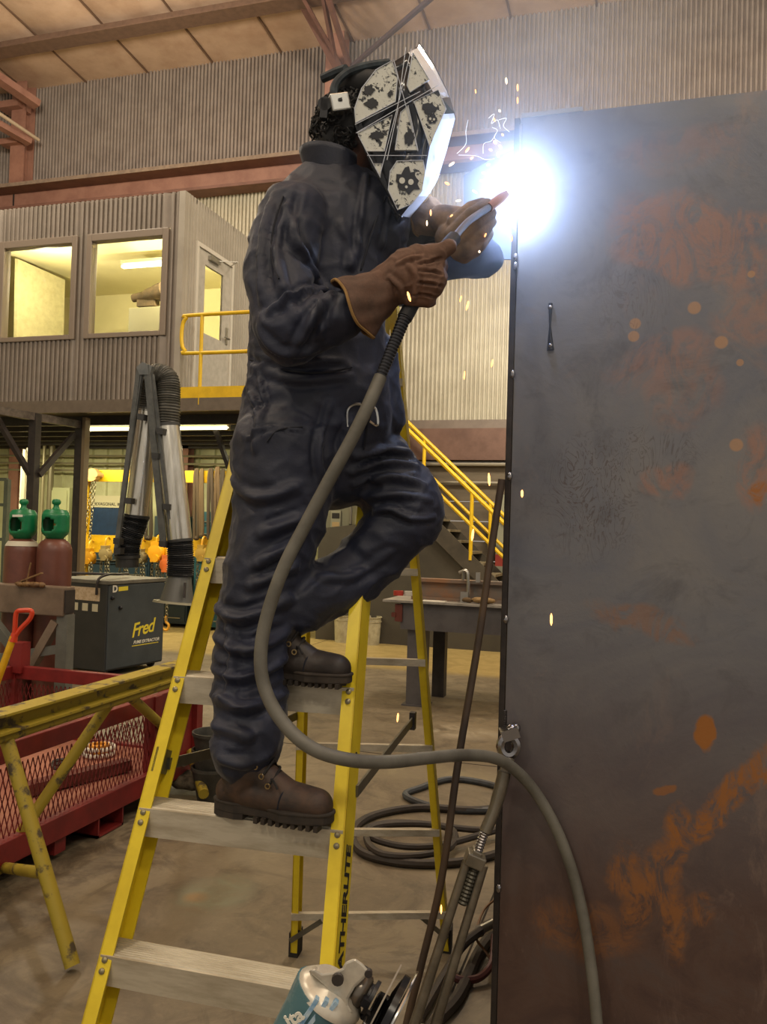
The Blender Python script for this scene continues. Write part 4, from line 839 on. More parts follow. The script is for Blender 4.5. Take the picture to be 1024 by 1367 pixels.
# rear section
RL0, RR0 = PZ(391, 1272, 0), PZ(601, 1268, 0); RRt = P(533, 455, 2.73); RLt = Lz(2.36)+nd*.17+wd*.05; RLt[2] = RRt[2] = 2.28
rear = []
for i, (a, b_, side) in enumerate(((RL0, RLt, -1), (RR0, RRt, 1))):
    out = wd*side; l = nrm(b_-a); back = nrm(nd-l*(nd@l)); q = MB()
    b2 = b_+l*.08
    q.prism([a-back*.03, a-back*.03-out*.004, a+back*.012-out*.004, a+back*.012], b2-a); q.prism([a-back*.03-out*.0, a-back*.03-out*.026, a-back*.026-out*.026, a-back*.026], b2-a); q.prism([a+back*.012, a+back*.012-out*.026, a+back*.016-out*.026, a+back*.016], b2-a)
    q.build('rear_rail', M_fg, ld)
    q = MB(); q.prism([a-back*.035*V(1,1,0)+out*.006, a-back*.035*V(1,1,0)-out*.03, a+back*.022-out*.03, a+back*.022+out*.006], V(0, 0, .09)); q.build('foot', M_rub, ld)
    rear.append((a, b_))
def rr(i, z): a, b_ = rear[i]; return a+(b_-a)*(z/b_[2])
for z in (.17, .51, .84, 1.16, 1.48, 1.80, 2.1):
    a, b_ = rr(0, z), rr(1, z); q = MB(); q.bar(a-nd*.034, b_-nd*.034, .022, .024); q.build('rear_brace', M_al, ld)
for s_, i in ((1, 0), (-1, 1)):
    a = rr(i, .07)-nd*.04; b_ = rr(i, .17)-nd*.04+wd*s_*.12; q = MB(); q.bar(a, b_, .018, .004, up=nd); q.build('diagonal_strap', M_alb, ld)
q = MB(); a = Lz(1.0)+nd*.08-wd*.0; m_ = P(292, 1003, 2.45); b_ = rr(0, .95); q.bar(a, m_, .006, .028); q.bar(m_, b_, .006, .028); q.build('spreader', M_alb, ld)
q = MB(); a = Rz(.98)+nd*.08+wd*.02; b_ = P(551, 962, 2.98); q.bar(a, b_, .006, .028); q.build('spreader', M_alb, ld)
q = MB(); q.bar(b_-V(0,0,.03), b_+V(0,0,.03), .03, .02, up=wd); q.build('spreader_bracket', M_dark, ld)

# ================================================================= STEEL BLOCK
Yb = 2.4; XB = -.388; BT = 2.812
def steel_mat():
    t = NT('mill_scale_plate'); root = V(XB, Yb, 0)
    sx = t.n.new('ShaderNodeSeparateXYZ'); t.L(t.tc, sx.inputs[0])
    n1 = t.noise(1.6, 6, .65, dist=.8); n2 = t.noise(6, 6, .7, dist=.6); n3 = t.noise(30, 5, .7); n4 = t.noise(2.2, 6, .75, dist=2.0, stretch=(1, 1, .5))
    base = t.ramp(n1, .36, .66, lin('#62656f'), lin('#7a7775'))
    low = t.ramp(t.math('ADD', t.math('MULTIPLY', sx.outputs[2], .4), t.math('MULTIPLY', n1, .25)), .36, .68)   # lower part of the sheet is browner scale
    base = t.mix(low, t.mix(t.ramp(n2, .4, .65), lin('#574540'), lin('#695348')), base)
    base = t.mix(t.math('MULTIPLY', t.ramp(n2, .52, .7), .5), base, lin('#4b4a4e'))
    base = t.mix(t.math('MULTIPLY', t.ramp(n4, .56, .68), .45), base, lin('#8a7569'))
    rust_m = None
    pv = t.n.new('ShaderNodeVectorMath'); pv.operation = 'ADD'; nzc = t.n.new('ShaderNodeTexNoise'); nzc.inputs['Scale'].default_value = 9; nzc.inputs['Detail'].default_value = 5; t.L(t.tc, nzc.inputs[0])
    sub = t.n.new('ShaderNodeVectorMath'); sub.operation = 'SUBTRACT'; t.L(nzc.outputs['Color'], sub.inputs[0]); sub.inputs[1].default_value = (.5, .5, .5)
    scn = t.n.new('ShaderNodeVectorMath'); scn.operation = 'SCALE'; t.L(sub.outputs[0], scn.inputs[0]); scn.inputs['Scale'].default_value = .10
    t.L(t.tc, pv.inputs[0]); t.L(scn.outputs[0], pv.inputs[1])
    fine = t.ramp(t.noise(11, 6, .75, dist=2.5, stretch=(1, 1, .6)), .40, .56)
    def patch(px, py, hl, hw, ang, st, warp=True, soft=.35, tex=True):
        c = PY(px, py, Yb)-root; mp = t.n.new('ShaderNodeMapping'); mp.vector_type = 'TEXTURE'
        t.L(pv.outputs[0] if warp else t.tc, mp.inputs[0]); mp.inputs['Location'].default_value = (c[0], 0, c[2])
        mp.inputs['Rotation'].default_value = (0, -math.radians(ang), 0); mp.inputs['Scale'].default_value = (hl*.00212, 10, hw*.00212)
        ln = t.n.new('ShaderNodeVectorMath'); ln.operation = 'LENGTH'; t.L(mp.outputs[0], ln.inputs[0])
        m_ = t.ramp(ln.outputs['Value'], 1-soft, 1+soft*.3, (1, 1, 1, 1), (0, 0, 0, 1)); m_ = t.math('MULTIPLY', m_, st)
        return t.math('MULTIPLY', m_, fine) if tex else m_
    def comb(lst):
        r = lst[0]
        for x in lst[1:]: r = t.math('MAXIMUM', r, x)
        return r
    red = comb([patch(*a) for a in ((900, 300, 90, 50, -15, .8), (960, 340, 80, 45, -35, .7), (880, 345, 70, 30, -30, .8), (975, 300, 60, 25, 5, .7), (905, 200, 90, 30, 5, .35), (1000, 420, 50, 40, 0, .55), (885, 480, 80, 35, 20, .6), (910, 520, 50, 60, 70, .45), (1010, 620, 25, 60, 0, .8), (890, 640, 35, 25, 0, .7))])
    base = t.mix(t.math('MULTIPLY', red, .75), base, lin('#9c715c'))
    org = comb([patch(940, 980, 17, 26, 0, 1, True, .2, False), patch(885, 1053, 12, 9, 30, .7, True, .3, False)]+[patch(*a) for a in ((1000, 1040, 75, 22, 52, .9), (950, 1085, 70, 22, 48, .9), (905, 1115, 20, 45, 0, .9), (870, 1180, 80, 26, 62, .75), (835, 1165, 26, 40, 0, .7), (900, 1230, 18, 55, 5, .7), (935, 1215, 25, 25, 0, .6), (1015, 650, 12, 20, 0, .9), (860, 830, 80, 22, -15, .35), (780, 1240, 80, 40, 0, .4))])
    base = t.mix(org, base, lin('#9a6430'))
    dots = comb([patch(x, y, r, r, 0, .75, False, .25, False) for x, y, r in ((848, 432, 8), (846, 449, 8), (927, 411, 9), (963, 457, 9), (983, 594, 9), (988, 484, 5), (1003, 366, 5))])
    base = t.mix(dots, base, lin('#a98361'))
    # swirling pickled lines in the middle of the sheet
    wv = t.n.new('ShaderNodeTexNoise'); wv.inputs['Scale'].default_value = 7; wv.inputs['Detail'].default_value = 3; wv.inputs['Distortion'].default_value = 3.0
    mp = t.n.new('ShaderNodeMapping'); mp.inputs['Scale'].default_value = (1.5, 1, .7); t.L(t.tc, mp.inputs[0]); t.L(mp.outputs[0], wv.inputs[0])
    lines = t.ramp(t.math('ABSOLUTE', t.math('SUBTRACT', t.math('FRACT', t.math('MULTIPLY', wv.outputs[0], 9)), .5)), .05, .14, (1, 1, 1, 1), (0, 0, 0, 1))
    zone = comb([patch(790, 660, 75, 100, 0, .55, True, .5, False), patch(860, 600, 90, 45, 0, .4, True, .5, False), patch(845, 400, 60, 70, 0, .3, True, .6, False)])
    base = t.mix(t.math('MULTIPLY', lines, zone), base, lin('#4a3a33'))
    base = t.mix(t.math('MULTIPLY', t.ramp(n3, .62, .75), .3), base, lin('#332e2c'))
    t.set('Base Color', base); t.set('Metallic', .35)
    rg = t.math('ADD', t.math('MULTIPLY', n2, .3), .30); rg = t.math('ADD', rg, t.math('MULTIPLY', org, .3)); t.set('Roughness', rg)
    t.bump(t.math('ADD', n2, t.math('MULTIPLY', n3, .4)), .18, .006)
    return t.m
M_steel = steel_mat(); M_edge = mat('dark_cut_edge', '#3a332f', '#2b2725', rough=.5, metal=.4, scale=20)
bl = thing('steel_box_fabrication', 'tall welded steel plate box filling the right side, rust marked', 'steel plate', (XB, Yb, 0))
q = MB(); q.box((XB+.018, Yb, 0), (3.2, Yb+.012, BT)); q.build('front_plate', M_steel, bl)
q = MB(); q.box((XB, Yb-.006, 0), (XB+.016, Yb+1.8, BT)); q.build('side_plate', M_edge, bl, bevel=.002)
q = MB(); q.box((XB+.016, Yb+.012, BT-.03), (3.2, Yb+1.8, BT-.012)); q.build('top_plate', M_edge, bl)
q = MB(); q.box((XB+.02, Yb-.004, BT-.0), (XB+.19, Yb+.05, BT+.012)); q.build('backing_bar', mat('bright_steel_strip', '#8b8987', rough=.35, metal=.7), bl)
M_tack = mat('weld_metal', '#9a989a', rough=.25, metal=1)
def bead(z0, z1, nm='weld_bead'):
    q = MB(); z = z0
    while z < z1:
        q.sph((XB+.017, Yb-.002, z), .0065, (1.1, .7, .7), 8, 6); z += .005
    o = q.build(nm, M_tack if nm != 'weld_bead' else mat('dark_weld', '#3b3634', rough=.4, metal=.7), bl); o['kind'] = 'stuff'
bead(2.63, 2.79, 'bright_weld_bead'); bead(1.05, 1.12); 
for (px, py) in ((685, 345), (685, 356), (681, 500), (668, 636), (666, 826), (660, 1184)):
    z = PY(px, py, Yb)[2]; q = MB(); q.sph((XB+.014, Yb-.007, z), .008, (1, .8, 1.6), 8, 6); q.build('tack_weld', M_tack, bl)
# tack pair with drip line
za, zb2 = PY(735, 409, Yb), PY(735, 462, Yb)
q = MB(); q.tube([V(za[0], Yb-.001, za[2]+.008), V(za[0], Yb-.001, (za[2]+zb2[2])/2), V(zb2[0], Yb-.001, zb2[2]-.012)], [.006, .0025, .010], 8); q.build('slag_streak', mat('black_slag', '#15151c', rough=.4), bl)
q = MB(); q.sph(za+V(0, -.004, -.004), .0075, n=8, m=6); q.build('tack_weld', M_tack, bl); q = MB(); q.sph(zb2+V(0, -.005, 0), .0075, n=8, m=6); q.build('tack_weld', M_tack, bl)
# gusset plate tab at the seam
M_gus = mat('blue_grey_gusset', '#6f7585', rough=.4, metal=.5)
gp = [(619, 234), (655, 213), (692, 196), (692, 346), (650, 346), (634, 343), (619, 300)]
q = MB(); q.prism([PY(x, y, 2.52) for x, y in gp], (0, .008, 0)); g = q.build('gusset_plate', M_gus, bl)

# ================================================================= LUG, TURNBUCKLE AND BRACE ROD
M_galv = mat('galvanised_rod', '#8a8375', '#6f685b', rough=.35, metal=.75, scale=10)
q = thing('anchor_lug', 'welded bright lug and clevis on the block edge holding the turnbuckle', 'lug', P(680, 1000, 2.36)); c = P(679, 996, 2.345)
mb = MB(); ring = [c+RC*math.cos(a)*.022+UC*math.sin(a)*.026 for a in np.linspace(0, 2*math.pi, 17)[:-1]]; mb.tube(ring, .013, 8, closed=True); mb.build('eye', M_tack, q)
mb = MB(); mb.bar(c+UC*.03-RC*.02, c+UC*.045+RC*.025, .05, .03, up=UC); mb.sph(c+UC*.045+RC*.01, .018, n=8, m=6); mb.sph(c+UC*.05+RC*.02, .014, n=8, m=6); mb.build('weld_lump', M_tack, q)
tb = thing('turnbuckle', 'grey steel turnbuckle tie running from the block lug to the floor', 'turnbuckle', (P(560, 1420, 2.4)*V(1, 1, 0)))
def T(px, py, d=None): return P(px, py, 2.32-(py-1000)*.00015 if d is None else d)
mb = MB(); mb.bar(T(679, 1012), T(674, 1035), .03, .014, up=FW); mb.tube(smooth_path([T(674, 1030), T(662, 1075), T(648, 1110)], 5), [.0185]*5+[.017]*6, 10); mb.build('eye_rod', M_galv, tb)
mb = MB(); pth = [T(648, 1110)+(T(637, 1140)-T(648, 1110))*k/16 for k in range(17)]; pth = [T(650, 1100)+(T(636, 1143)-T(650, 1100))*k/24 for k in range(25)]; mb.tube(pth, [.0135 if k % 2 else .011 for k in range(25)], 10, smooth=False); mb.build('threaded_rod', M_tack, tb)
mb = MB(); mb.bar(T(622, 1142), T(646, 1152), .05, .035, up=UC); mb.bar(T(630, 1135), T(642, 1141), .04, .02, up=UC); mb.build('upper_nut', M_galv, tb, bevel=.004)
for a_, b_ in (((624, 1148), (552, 1372)), ((646, 1155), (580, 1372))):
    mb = MB(); mb.tube([T(*a_), T(a_[0]+(b_[0]-a_[0])*.45, a_[1]+(b_[1]-a_[1])*.45), T(*b_)], [.0125, .0125, .015], 10); mb.build('side_bar', M_galv, tb)
mb = MB(); s0_, s1_ = T(633, 1158), T(617, 1207); pth = [s0_+(s1_-s0_)*k/20 for k in range(21)]; mb.tube(pth, [.015 if k % 2 else .012 for k in range(21)], 10, smooth=False); mb.build('lower_threaded_rod', mat('dark_thread', '#4d4a40', rough=.4, metal=.6), tb)
mb = MB(); e = T(566, 1372); f0 = PZ(545, 1440, 0); f0 = V(e[0]-.06, e[1]-.03, 0); mb.tube([e, f0], .02, 10); mb.build('base_rod', M_galv, tb)
br = MB(); br.tube(smooth_path([P(670, 640, 2.375), P(655, 740, 2.37), P(638, 860, 2.36), P(612, 1015, 2.34), P(590, 1170, 2.33), P(562, 1290, 2.32), P(540, 1380, 2.31), V(*(P(520, 1480, 2.3)[:2]), 0)], 8), .0105, 10)
tag(br.build('brace_rod', mat('dark_brown_rod', '#332a25', '#5a4632', rough=.5, scale=1.5, lo=.4, hi=.6)), 'long dark bent rod from the block edge down to the floor', 'rod')

# ================================================================= ANGLE GRINDER (on a low stand out of frame)
DG = 1.3; sg_ = DG/1130
def G(px, py, dd=0): return P(px, py, DG+dd)
gr = thing('angle_grinder', 'teal angle grinder with white gear head and black guard in the foreground', 'grinder', G(400, 1400))
ax = nrm(G(432, 1312)-G(365, 1420)); dn_ = nrm(G(520, 1352)-G(470, 1318)); vr_ = nrm(ray(512, 1340)); dn_ = nrm(dn_-vr_*(dn_@vr_))
M_teal = mat('worn_teal_plastic', '#4b7078', '#8d9ea0', rough=.45, scale=22, lo=.5, hi=.68, bump=.1)
q = MB(); a = G(350, 1450); pts = []; 
for t_, r in ((0, .030), (.08, .034), (.5, .040), (.75, .046), (.93, .052), (1.0, .054)): pts.append((r, t_*np.linalg.norm(G(436, 1326)-a)))
q.lathe(pts, a, G(436, 1326)-a, 20); q.build('motor_body', M_teal, gr)
q = MB(); c = G(418, 1350); 
for k in range(3): q.bar(G(398+k*14, 1372-k*4, -.045), G(424+k*13, 1332+k*2, -.047), .006, .01, up=FW)
q.build('grip_rib', mat('blue_label', '#6fa0c8', '#c5d6dc', rough=.4, scale=30), gr)
text('ita', .028, M_white, 'lettering', gr, G(386, 1372, -.053), nrm(G(430, 1345)-G(386, 1372)), UC, bold=.0008)
M_cast = mat('cast_aluminium_head', '#d6cfbf', '#b7afa0', rough=.35, metal=.35, scale=15)
q = MB(); hp = [(411, 1296), (419, 1292), (430, 1299), (447, 1297), (457, 1292), (461, 1284), (474, 1279), (484, 1286), (493, 1296), (489, 1304), (474, 1318), (465, 1334), (466, 1342), (472, 1352), (466, 1356), (452, 1337), (432, 1314)]
nh = len(hp); q.add([G(x, y, -.036) for x, y in hp]+[G(x, y, .036) for x, y in hp], [tuple(range(nh)), tuple(range(nh, 2*nh))[::-1]]+[(i, (i+1) % nh, nh+(i+1) % nh, nh+i) for i in range(nh)]); q.build('gear_head', M_cast, gr, bevel=.008)
q = MB(); q.tube([G(414, 1298, 0), G(470, 1355, 0)], .012, 10)
ring_c = G(440, 1328); q.lathe([(.056, -.005), (.056, .003), (.050, .010), (.036, .024)], ring_c, ax, 24); q.build('flange_plate', M_cast, gr)
q = MB(); q.lathe([(.009, 0), (.009, .006)], G(451, 1306, -.042), -FW, 12); q.lathe([(.006, 0), (.006, .008)], G(492, 1297, -.03), -FW, 10); q.build('screw', M_dark, gr)
q = MB(); q.lathe([(.026, 0), (.028, .008), (.024, .016), (.02, .019)], G(476, 1318), dn_, 20); q.build('spindle_neck', mat('gunmetal', '#7d756b', rough=.3, metal=.8), gr)
q = MB(); q.lathe([(.018, .018), (.018, .023), (.026, .024), (.026, .03)], G(476, 1318), dn_, 16)
for k in range(5): aa = k*1.2; q.bar(G(484, 1322)+UC*.03*math.cos(aa)+FW*.03*math.sin(aa), G(492, 1327)+UC*.03*math.cos(aa)+FW*.03*math.sin(aa), .014, .012)
q.build('lock_nut', mat('black_plastic', '#16161a'), gr)
dc = G(480, 1330)+dn_*.034; q = MB(); q.lathe([(.012, -.001), (.070, -.0012), (.070, .0012), (.012, .001)], dc, dn_, 40); q.build('cutting_disc', mat('grey_disc', '#8b8376', rough=.6), gr)
q = MB(); uu = nrm(UC-dn_*(UC@dn_)); vv = np.cross(dn_, uu); rows = []
for r, h in ((.05, -.012), (.072, -.010), (.075, .0), (.075, .022), (.07, .026)):
    rows.append([dc+dn_*h+(uu*math.cos(a)+vv*math.sin(a))*r for a in np.linspace(math.radians(75), math.radians(255), 26)])
q.grid(rows); gd = q.build('wheel_guard', mat('gloss_black_guard', '#131316', rough=.25), gr, fix=False); md = gd.modifiers.new('solid', 'SOLIDIFY'); md.thickness = .003
q = MB(); q.lathe([(.03, .0), (.062, .006), (.062, .016), (.03, .012)], dc+dn_*.006, dn_, 30); q.build('flap_backing', mat('gloss_black_guard', '#131316'), gr)
q = MB(); q.tube([dc+dn_*.027+(uu*math.cos(a)+vv*math.sin(a))*.073 for a in np.linspace(0, 2*math.pi, 33)[:-1]], .0025, 6, closed=True); q.build('guard_rim', _M['chrome'], gr)
sb = G(350, 1450); zt3 = min(sb[2]-.035, .74)
stt = thing('work_stand', 'small steel stand under the grinder below the frame', 'stand', (sb[0]+.05, sb[1], 0))
q = MB(); q.box((sb[0]-.17, sb[1]-.15, zt3-.02), (sb[0]+.17, sb[1]+.13, zt3)); q.build('top', M_tub, stt)
for sx_ in (-1, 1):
    for sy_ in (-1, 1): q = MB(); q.box((sb[0]+sx_*.14-.015, sb[1]-.01+sy_*.12-.015, 0), (sb[0]+sx_*.14+.015, sb[1]-.01+sy_*.12+.015, zt3-.02)); q.build('leg', M_tub, stt)
# ================================================================= THE WELDER
def capsule(q, pa, ra, pb, rb, fl=1.0, n=20, flax=None):
    pa, pb = np.asarray(pa, float), np.asarray(pb, float); t = nrm(pb-pa); path = []; rs = []
    for k in range(5, 0, -1): a = k/5*math.pi/2*.98; path.append(pa-t*ra*math.sin(a)); rs.append(max(ra*math.cos(a), ra*.05))
    for k in range(7): path.append(pa+(pb-pa)*k/6); rs.append(ra+(rb-ra)*k/6)
    for k in range(1, 6): a = k/5*math.pi/2*.98; path.append(pb+t*rb*math.sin(a)); rs.append(max(rb*math.cos(a), rb*.05))
    o = len(q.v); q.tube(path, rs, n)
    if fl != 1.0:
        ax_ = FW if flax is None else nrm(flax)
        for i in range(o, len(q.v)):
            v = np.array(q.v[i]); s_ = np.clip(((v-pa)@t)/max(np.linalg.norm(pb-pa), 1e-6), 0, 1); c = pa+(pb-pa)*s_; dlt = (v-c)@ax_
            q.v[i] = tuple(v+ax_*dlt*(fl-1))
def pc(q, a, ra, b, rb, fl=1.0):
    """capsule from (px, py, depth) and pixel radii"""
    capsule(q, P(*a), ra*a[2]/1130, P(*b), rb*b[2]/1130, fl)
def remesh(q, voxel, it=4):
    me = bpy.data.meshes.new('tmp'); me.from_pydata(q.v, [], q.f); b = bmesh.new(); b.from_mesh(me); bmesh.ops.recalc_face_normals(b, faces=b.faces); b.to_mesh(me); b.free()
    o = bpy.data.objects.new('tmp', me); COL.objects.link(o)
    md = o.modifiers.new('r', 'REMESH'); md.mode = 'VOXEL'; md.voxel_size = voxel
    ms = o.modifiers.new('s', 'SMOOTH'); ms.factor = .5; ms.iterations = it
    dg = bpy.context.evaluated_depsgraph_get(); dg.update(); m2 = bpy.data.meshes.new_from_object(o.evaluated_get(dg)); bpy.data.objects.remove(o)
    return m2
def mverts(me): a = np.empty(len(me.vertices)*3); me.vertices.foreach_get('co', a); return a.reshape(-1, 3)
def mnorms(me): a = np.empty(len(me.vertices)*3); me.vertices.foreach_get('normal', a); return a.reshape(-1, 3)
def setv(me, v): me.vertices.foreach_set('co', v.ravel()); me.update()
def link_mesh(me, name, m_, parent):
    v = mverts(me)-wloc(parent); setv(me, v); me.materials.clear(); me.materials.append(m_); me.name = name
    me.polygons.foreach_set('use_smooth', [True]*len(me.polygons)); o = bpy.data.objects.new(name, me); COL.objects.link(o); o.parent = parent; return o
def folds(me, lst):
    """raise or sink the cloth along fold lines given as (points, width, height); points are found on the surface"""
    v = mverts(me); nr = mnorms(me); tree = BVHTree.FromPolygons([Vector(x) for x in v], [tuple(p.vertices) for p in me.polygons])
    tot = np.zeros(len(v))
    for pts, wid, h in lst:
        w3 = []
        for (x, y) in pts:
            hit = tree.ray_cast(Vector(CAM), Vector(nrm(ray(x, y))))
            if hit[0] is not None: w3.append(np.array(hit[0]))
        if len(w3) < 2: continue
        w3 = smooth_path(w3, 4); D = np.full(len(v), 9.); T_ = np.zeros(len(v)); n = len(w3)-1
        lo_, hi_ = np.min(w3, 0)-wid*3.5, np.max(w3, 0)+wid*3.5; sel = np.where(((v > lo_) & (v < hi_)).all(1))[0]
        if len(sel) == 0: continue
        vs = v[sel]; dd = np.full(len(sel), 9.); tt_ = np.zeros(len(sel))
        for i in range(n):
            a, b_ = w3[i], w3[i+1]; ab = b_-a; s_ = np.clip(((vs-a)@ab)/(ab@ab+1e-12), 0, 1); d = np.linalg.norm(vs-(a+s_[:, None]*ab), axis=1)
            m_ = d < dd; dd[m_] = d[m_]; tt_[m_] = (i+s_[m_])/n
        taper = np.sin(np.clip(tt_, .04, .96)*math.pi)**.5
        u = dd/wid
        tot[sel] += 1.45*h*taper*(np.exp(-u*u)-.45*np.exp(-((u-1.7)**2)/.5))
    setv(me, v+nr*tot[:, None]); me.update()

M_cov = NT('navy_coverall_cloth'); 
_n = M_cov.noise(5, 5, .6); _w = M_cov.noise(420, 2, .5); _d = M_cov.noise(2.2, 4, .6)
_b = M_cov.ramp(_n, .35, .7, lin('#0c1225'), lin('#161e38')); _b = M_cov.mix(M_cov.math('MULTIPLY', M_cov.ramp(_d, .55, .7), .5), _b, lin('#2b2a33'))
M_cov.set('Base Color', _b); M_cov.set('Roughness', .62); M_cov.set('Sheen Weight', .12); M_cov.set('Sheen Roughness', .4); M_cov.set('Specular IOR Level', .6)
M_cov.bump(M_cov.math('ADD', M_cov.math('MULTIPLY', _w, .25), M_cov.noise(38, 5, .6)), .30, .006); M_cov = M_cov.m
pn = thing('person', 'welder in dark navy coveralls and a welding helmet standing on the yellow ladder', 'person', (-.8, 2.15, .92))

q = MB()
# torso
pc(q, (432, 320, 2.30), 93, (424, 440, 2.29), 90, .80)
pc(q, (424, 440, 2.29), 92, (424, 540, 2.29), 96, .82)
pc(q, (424, 530, 2.29), 100, (392, 610, 2.26), 84, .85)
pc(q, (432, 560, 2.3), 95, (440, 600, 2.32), 84, .85)
pc(q, (445, 272, 2.29), 66, (470, 300, 2.30), 78, .85)
pc(q, (452, 248, 2.27), 40, (450, 232, 2.27), 36, .9)
pc(q, (376, 322, 2.24), 44, (376, 440, 2.24), 42, .9)
pc(q, (500, 470, 2.32), 30, (508, 555, 2.34), 34, .9)
# near (right) arm
pc(q, (392, 288, 2.17), 46, (372, 360, 2.12), 48)
pc(q, (372, 360, 2.12), 48, (388, 440, 2.05), 48)
pc(q, (388, 440, 2.05), 46, (455, 421, 2.02), 34); pc(q, (455, 421, 2.02), 34, (500, 394, 2.005), 20)
# far (left) arm
pc(q, (490, 288, 2.42), 46, (560, 335, 2.46), 38)
pc(q, (560, 335, 2.46), 38, (645, 345, 2.46), 27)
pc(q, (645, 345, 2.46), 26, (612, 312, 2.40), 24)
# near leg
pc(q, (385, 605, 2.22), 76, (374, 690, 2.19), 62)
pc(q, (374, 690, 2.19), 62, (346, 800, 2.15), 53)
pc(q, (346, 800, 2.15), 54, (333, 900, 2.13), 50)
dA = float((PZ(283, 1086, L1[2]+.0245)+nd*.02-CAM)@FW)-.005; dB = float((PZ(322, 909, L2[2]+.0245)+nd*.035-CAM)@FW)
pc(q, (333, 900, 2.13), 50, (332, 985, dA), 49); pc(q, (332, 985, dA), 49, (328, 1000, dA), 48)
# far leg
pc(q, (455, 600, 2.36), 60, (505, 628, 2.34), 54)
pc(q, (505, 628, 2.34), 53, (545, 678, 2.31), 51)
pc(q, (546, 685, 2.31), 50, (480, 762, 2.30), 41)
pc(q, (480, 762, 2.30), 41, (405, 806, dB), 37); pc(q, (405, 806, dB), 37, (378, 822, dB), 38)
body = remesh(q, .0072, 5)
# random cloth creasing, stronger low on the legs
v = mverts(body); nr = mnorms(body); dsp = np.zeros(len(v))
for i in range(len(v)):
    p_ = Vector(v[i]); z = p_.z
    a = 1-abs(noise.noise(Vector((p_.x*7, p_.y*7, p_.z*10)))*2.2); b_ = 1-abs(noise.noise(Vector((p_.x*15+5, p_.y*15, p_.z*21)))*2.2)
    k = .0085 if z < 1.9 else .0055
    dsp[i] = k*(max(a, 0)**2-.4)+.0035*(max(b_, 0)**2-.4)
# blouse bulges on lower near leg
setv(body, v+nr*dsp[:, None]); body.update()
FL = [([(474, 610), (510, 600), (548, 604)], .010, .012), ([(470, 630), (510, 618), (556, 622)], .010, .012), ([(474, 648), (520, 637), (566, 646)], .010, .012), ([(488, 664), (530, 660), (575, 668)], .010, .011), ([(500, 684), (520, 679), (548, 691), (580, 690)], .009, .013),
 ([(428, 744), (446, 735), (474, 744)], .010, .014), ([(430, 770), (470, 770), (520, 740)], .012, .008),
 ([(310, 640), (345, 665), (395, 650)], .014, .012), ([(308, 690), (350, 712), (405, 690)], .014, .014), ([(300, 735), (345, 752), (400, 722)], .013, .014), ([(295, 775), (335, 782), (395, 755)], .013, .016), ([(290, 812), (325, 826), (385, 800)], .014, .018), ([(288, 850), (330, 868), (385, 842)], .014, .018), ([(285, 892), (325, 905), (380, 880)], .013, .016), ([(288, 930), (330, 945), (382, 925)], .013, .018), ([(285, 968), (330, 984), (384, 965)], .014, .016), ([(290, 1010), (330, 1022), (382, 1008)], .013, .013), ([(300, 830), (310, 870), (300, 930)], .012, .010),
 ([(365, 262), (352, 320), (350, 400)], .013, .014), ([(385, 275), (398, 330), (428, 380)], .012, .014), ([(362, 320), (378, 380), (392, 420)], .013, .010), ([(436, 385), (400, 392), (360, 415)], .010, .016), ([(440, 396), (418, 425), (396, 465)], .011, .014), ([(425, 380), (430, 410), (428, 450)], .009, .010), ([(345, 440), (375, 470), (420, 468)], .012, .010), ([(400, 250), (385, 300), (378, 330)], .010, -.008),
 ([(335, 478), (390, 492), (460, 488)], .010, -.011), ([(336, 492), (395, 508), (470, 502)], .010, .009), ([(330, 585), (352, 572), (402, 574)], .006, .009), ([(332, 520), (345, 560), (340, 600)], .010, .010), ([(345, 500), (352, 530), (350, 570)], .008, .009), ([(440, 540), (425, 600), (430, 640)], .010, .012), ([(470, 560), (455, 600), (448, 640)], .010, .012), ([(520, 270), (510, 330), (530, 380)], .008, .012), ([(490, 232), (482, 290), (478, 340)], .008, .009), ([(455, 300), (470, 350), (460, 400)], .012, .008), ([(540, 320), (580, 325), (620, 345)], .010, .010)]
folds(body, FL)
cov = link_mesh(body, 'coverall', M_cov, pn)
# collar, front placket, pocket, cuff seams
q = MB(); rows = []
for k in range(6):
    u = k/5; rows.append([P(448-6*u, 246-34*u, 2.27)+(RC*math.cos(a)*(.078+.008*u)+FW*math.sin(a)*(.072+.01*u))+UC*(.02*math.cos(a+2.6)) for a in np.linspace(math.radians(60), math.radians(330), 30)])
q.grid(rows); o = q.build('collar', M_cov, cov, fix=False); md = o.modifiers.new('solid', 'SOLIDIFY'); md.thickness = .007
vb = mverts(body)+wloc(pn); tree = BVHTree.FromPolygons([Vector(x) for x in vb], [tuple(p.vertices) for p in body.polygons])
def onbody(x, y, off=.002):
    h = tree.ray_cast(Vector(CAM), Vector(nrm(ray(x, y)))); return np.array(h[0])-nrm(ray(x, y))*off if h[0] is not None else None
def ribbon(pts, w_, m_, nm, par, off=.003, r=None):
    ps_ = [onbody(*p_, off) for p_ in pts]; ps_ = [p_ for p_ in ps_ if p_ is not None]
    if len(ps_) < 2: return
    q = MB(); q.tube(smooth_path(ps_, 5), w_, 6); return q.build(nm, m_, par)
M_seam = mat('navy_seam', '#10131f', rough=.8)
ribbon([(378, 262), (366, 300), (362, 340), (372, 372)], .0022, M_seam, 'sleeve_seam', cov)
ribbon([(334, 480), (380, 494), (430, 498), (470, 490)], .0025, M_seam, 'waist_seam', cov)
ribbon([(356, 590), (372, 574), (404, 570)], .0025, M_seam, 'pocket_seam', cov)
ribbon([(548, 350), (540, 400), (525, 470), (498, 540), (486, 600)], .003, M_seam, 'front_placket', cov)
ribbon([(515, 262), (500, 300), (482, 360)], .003, M_seam, 'lapel_edge', cov)
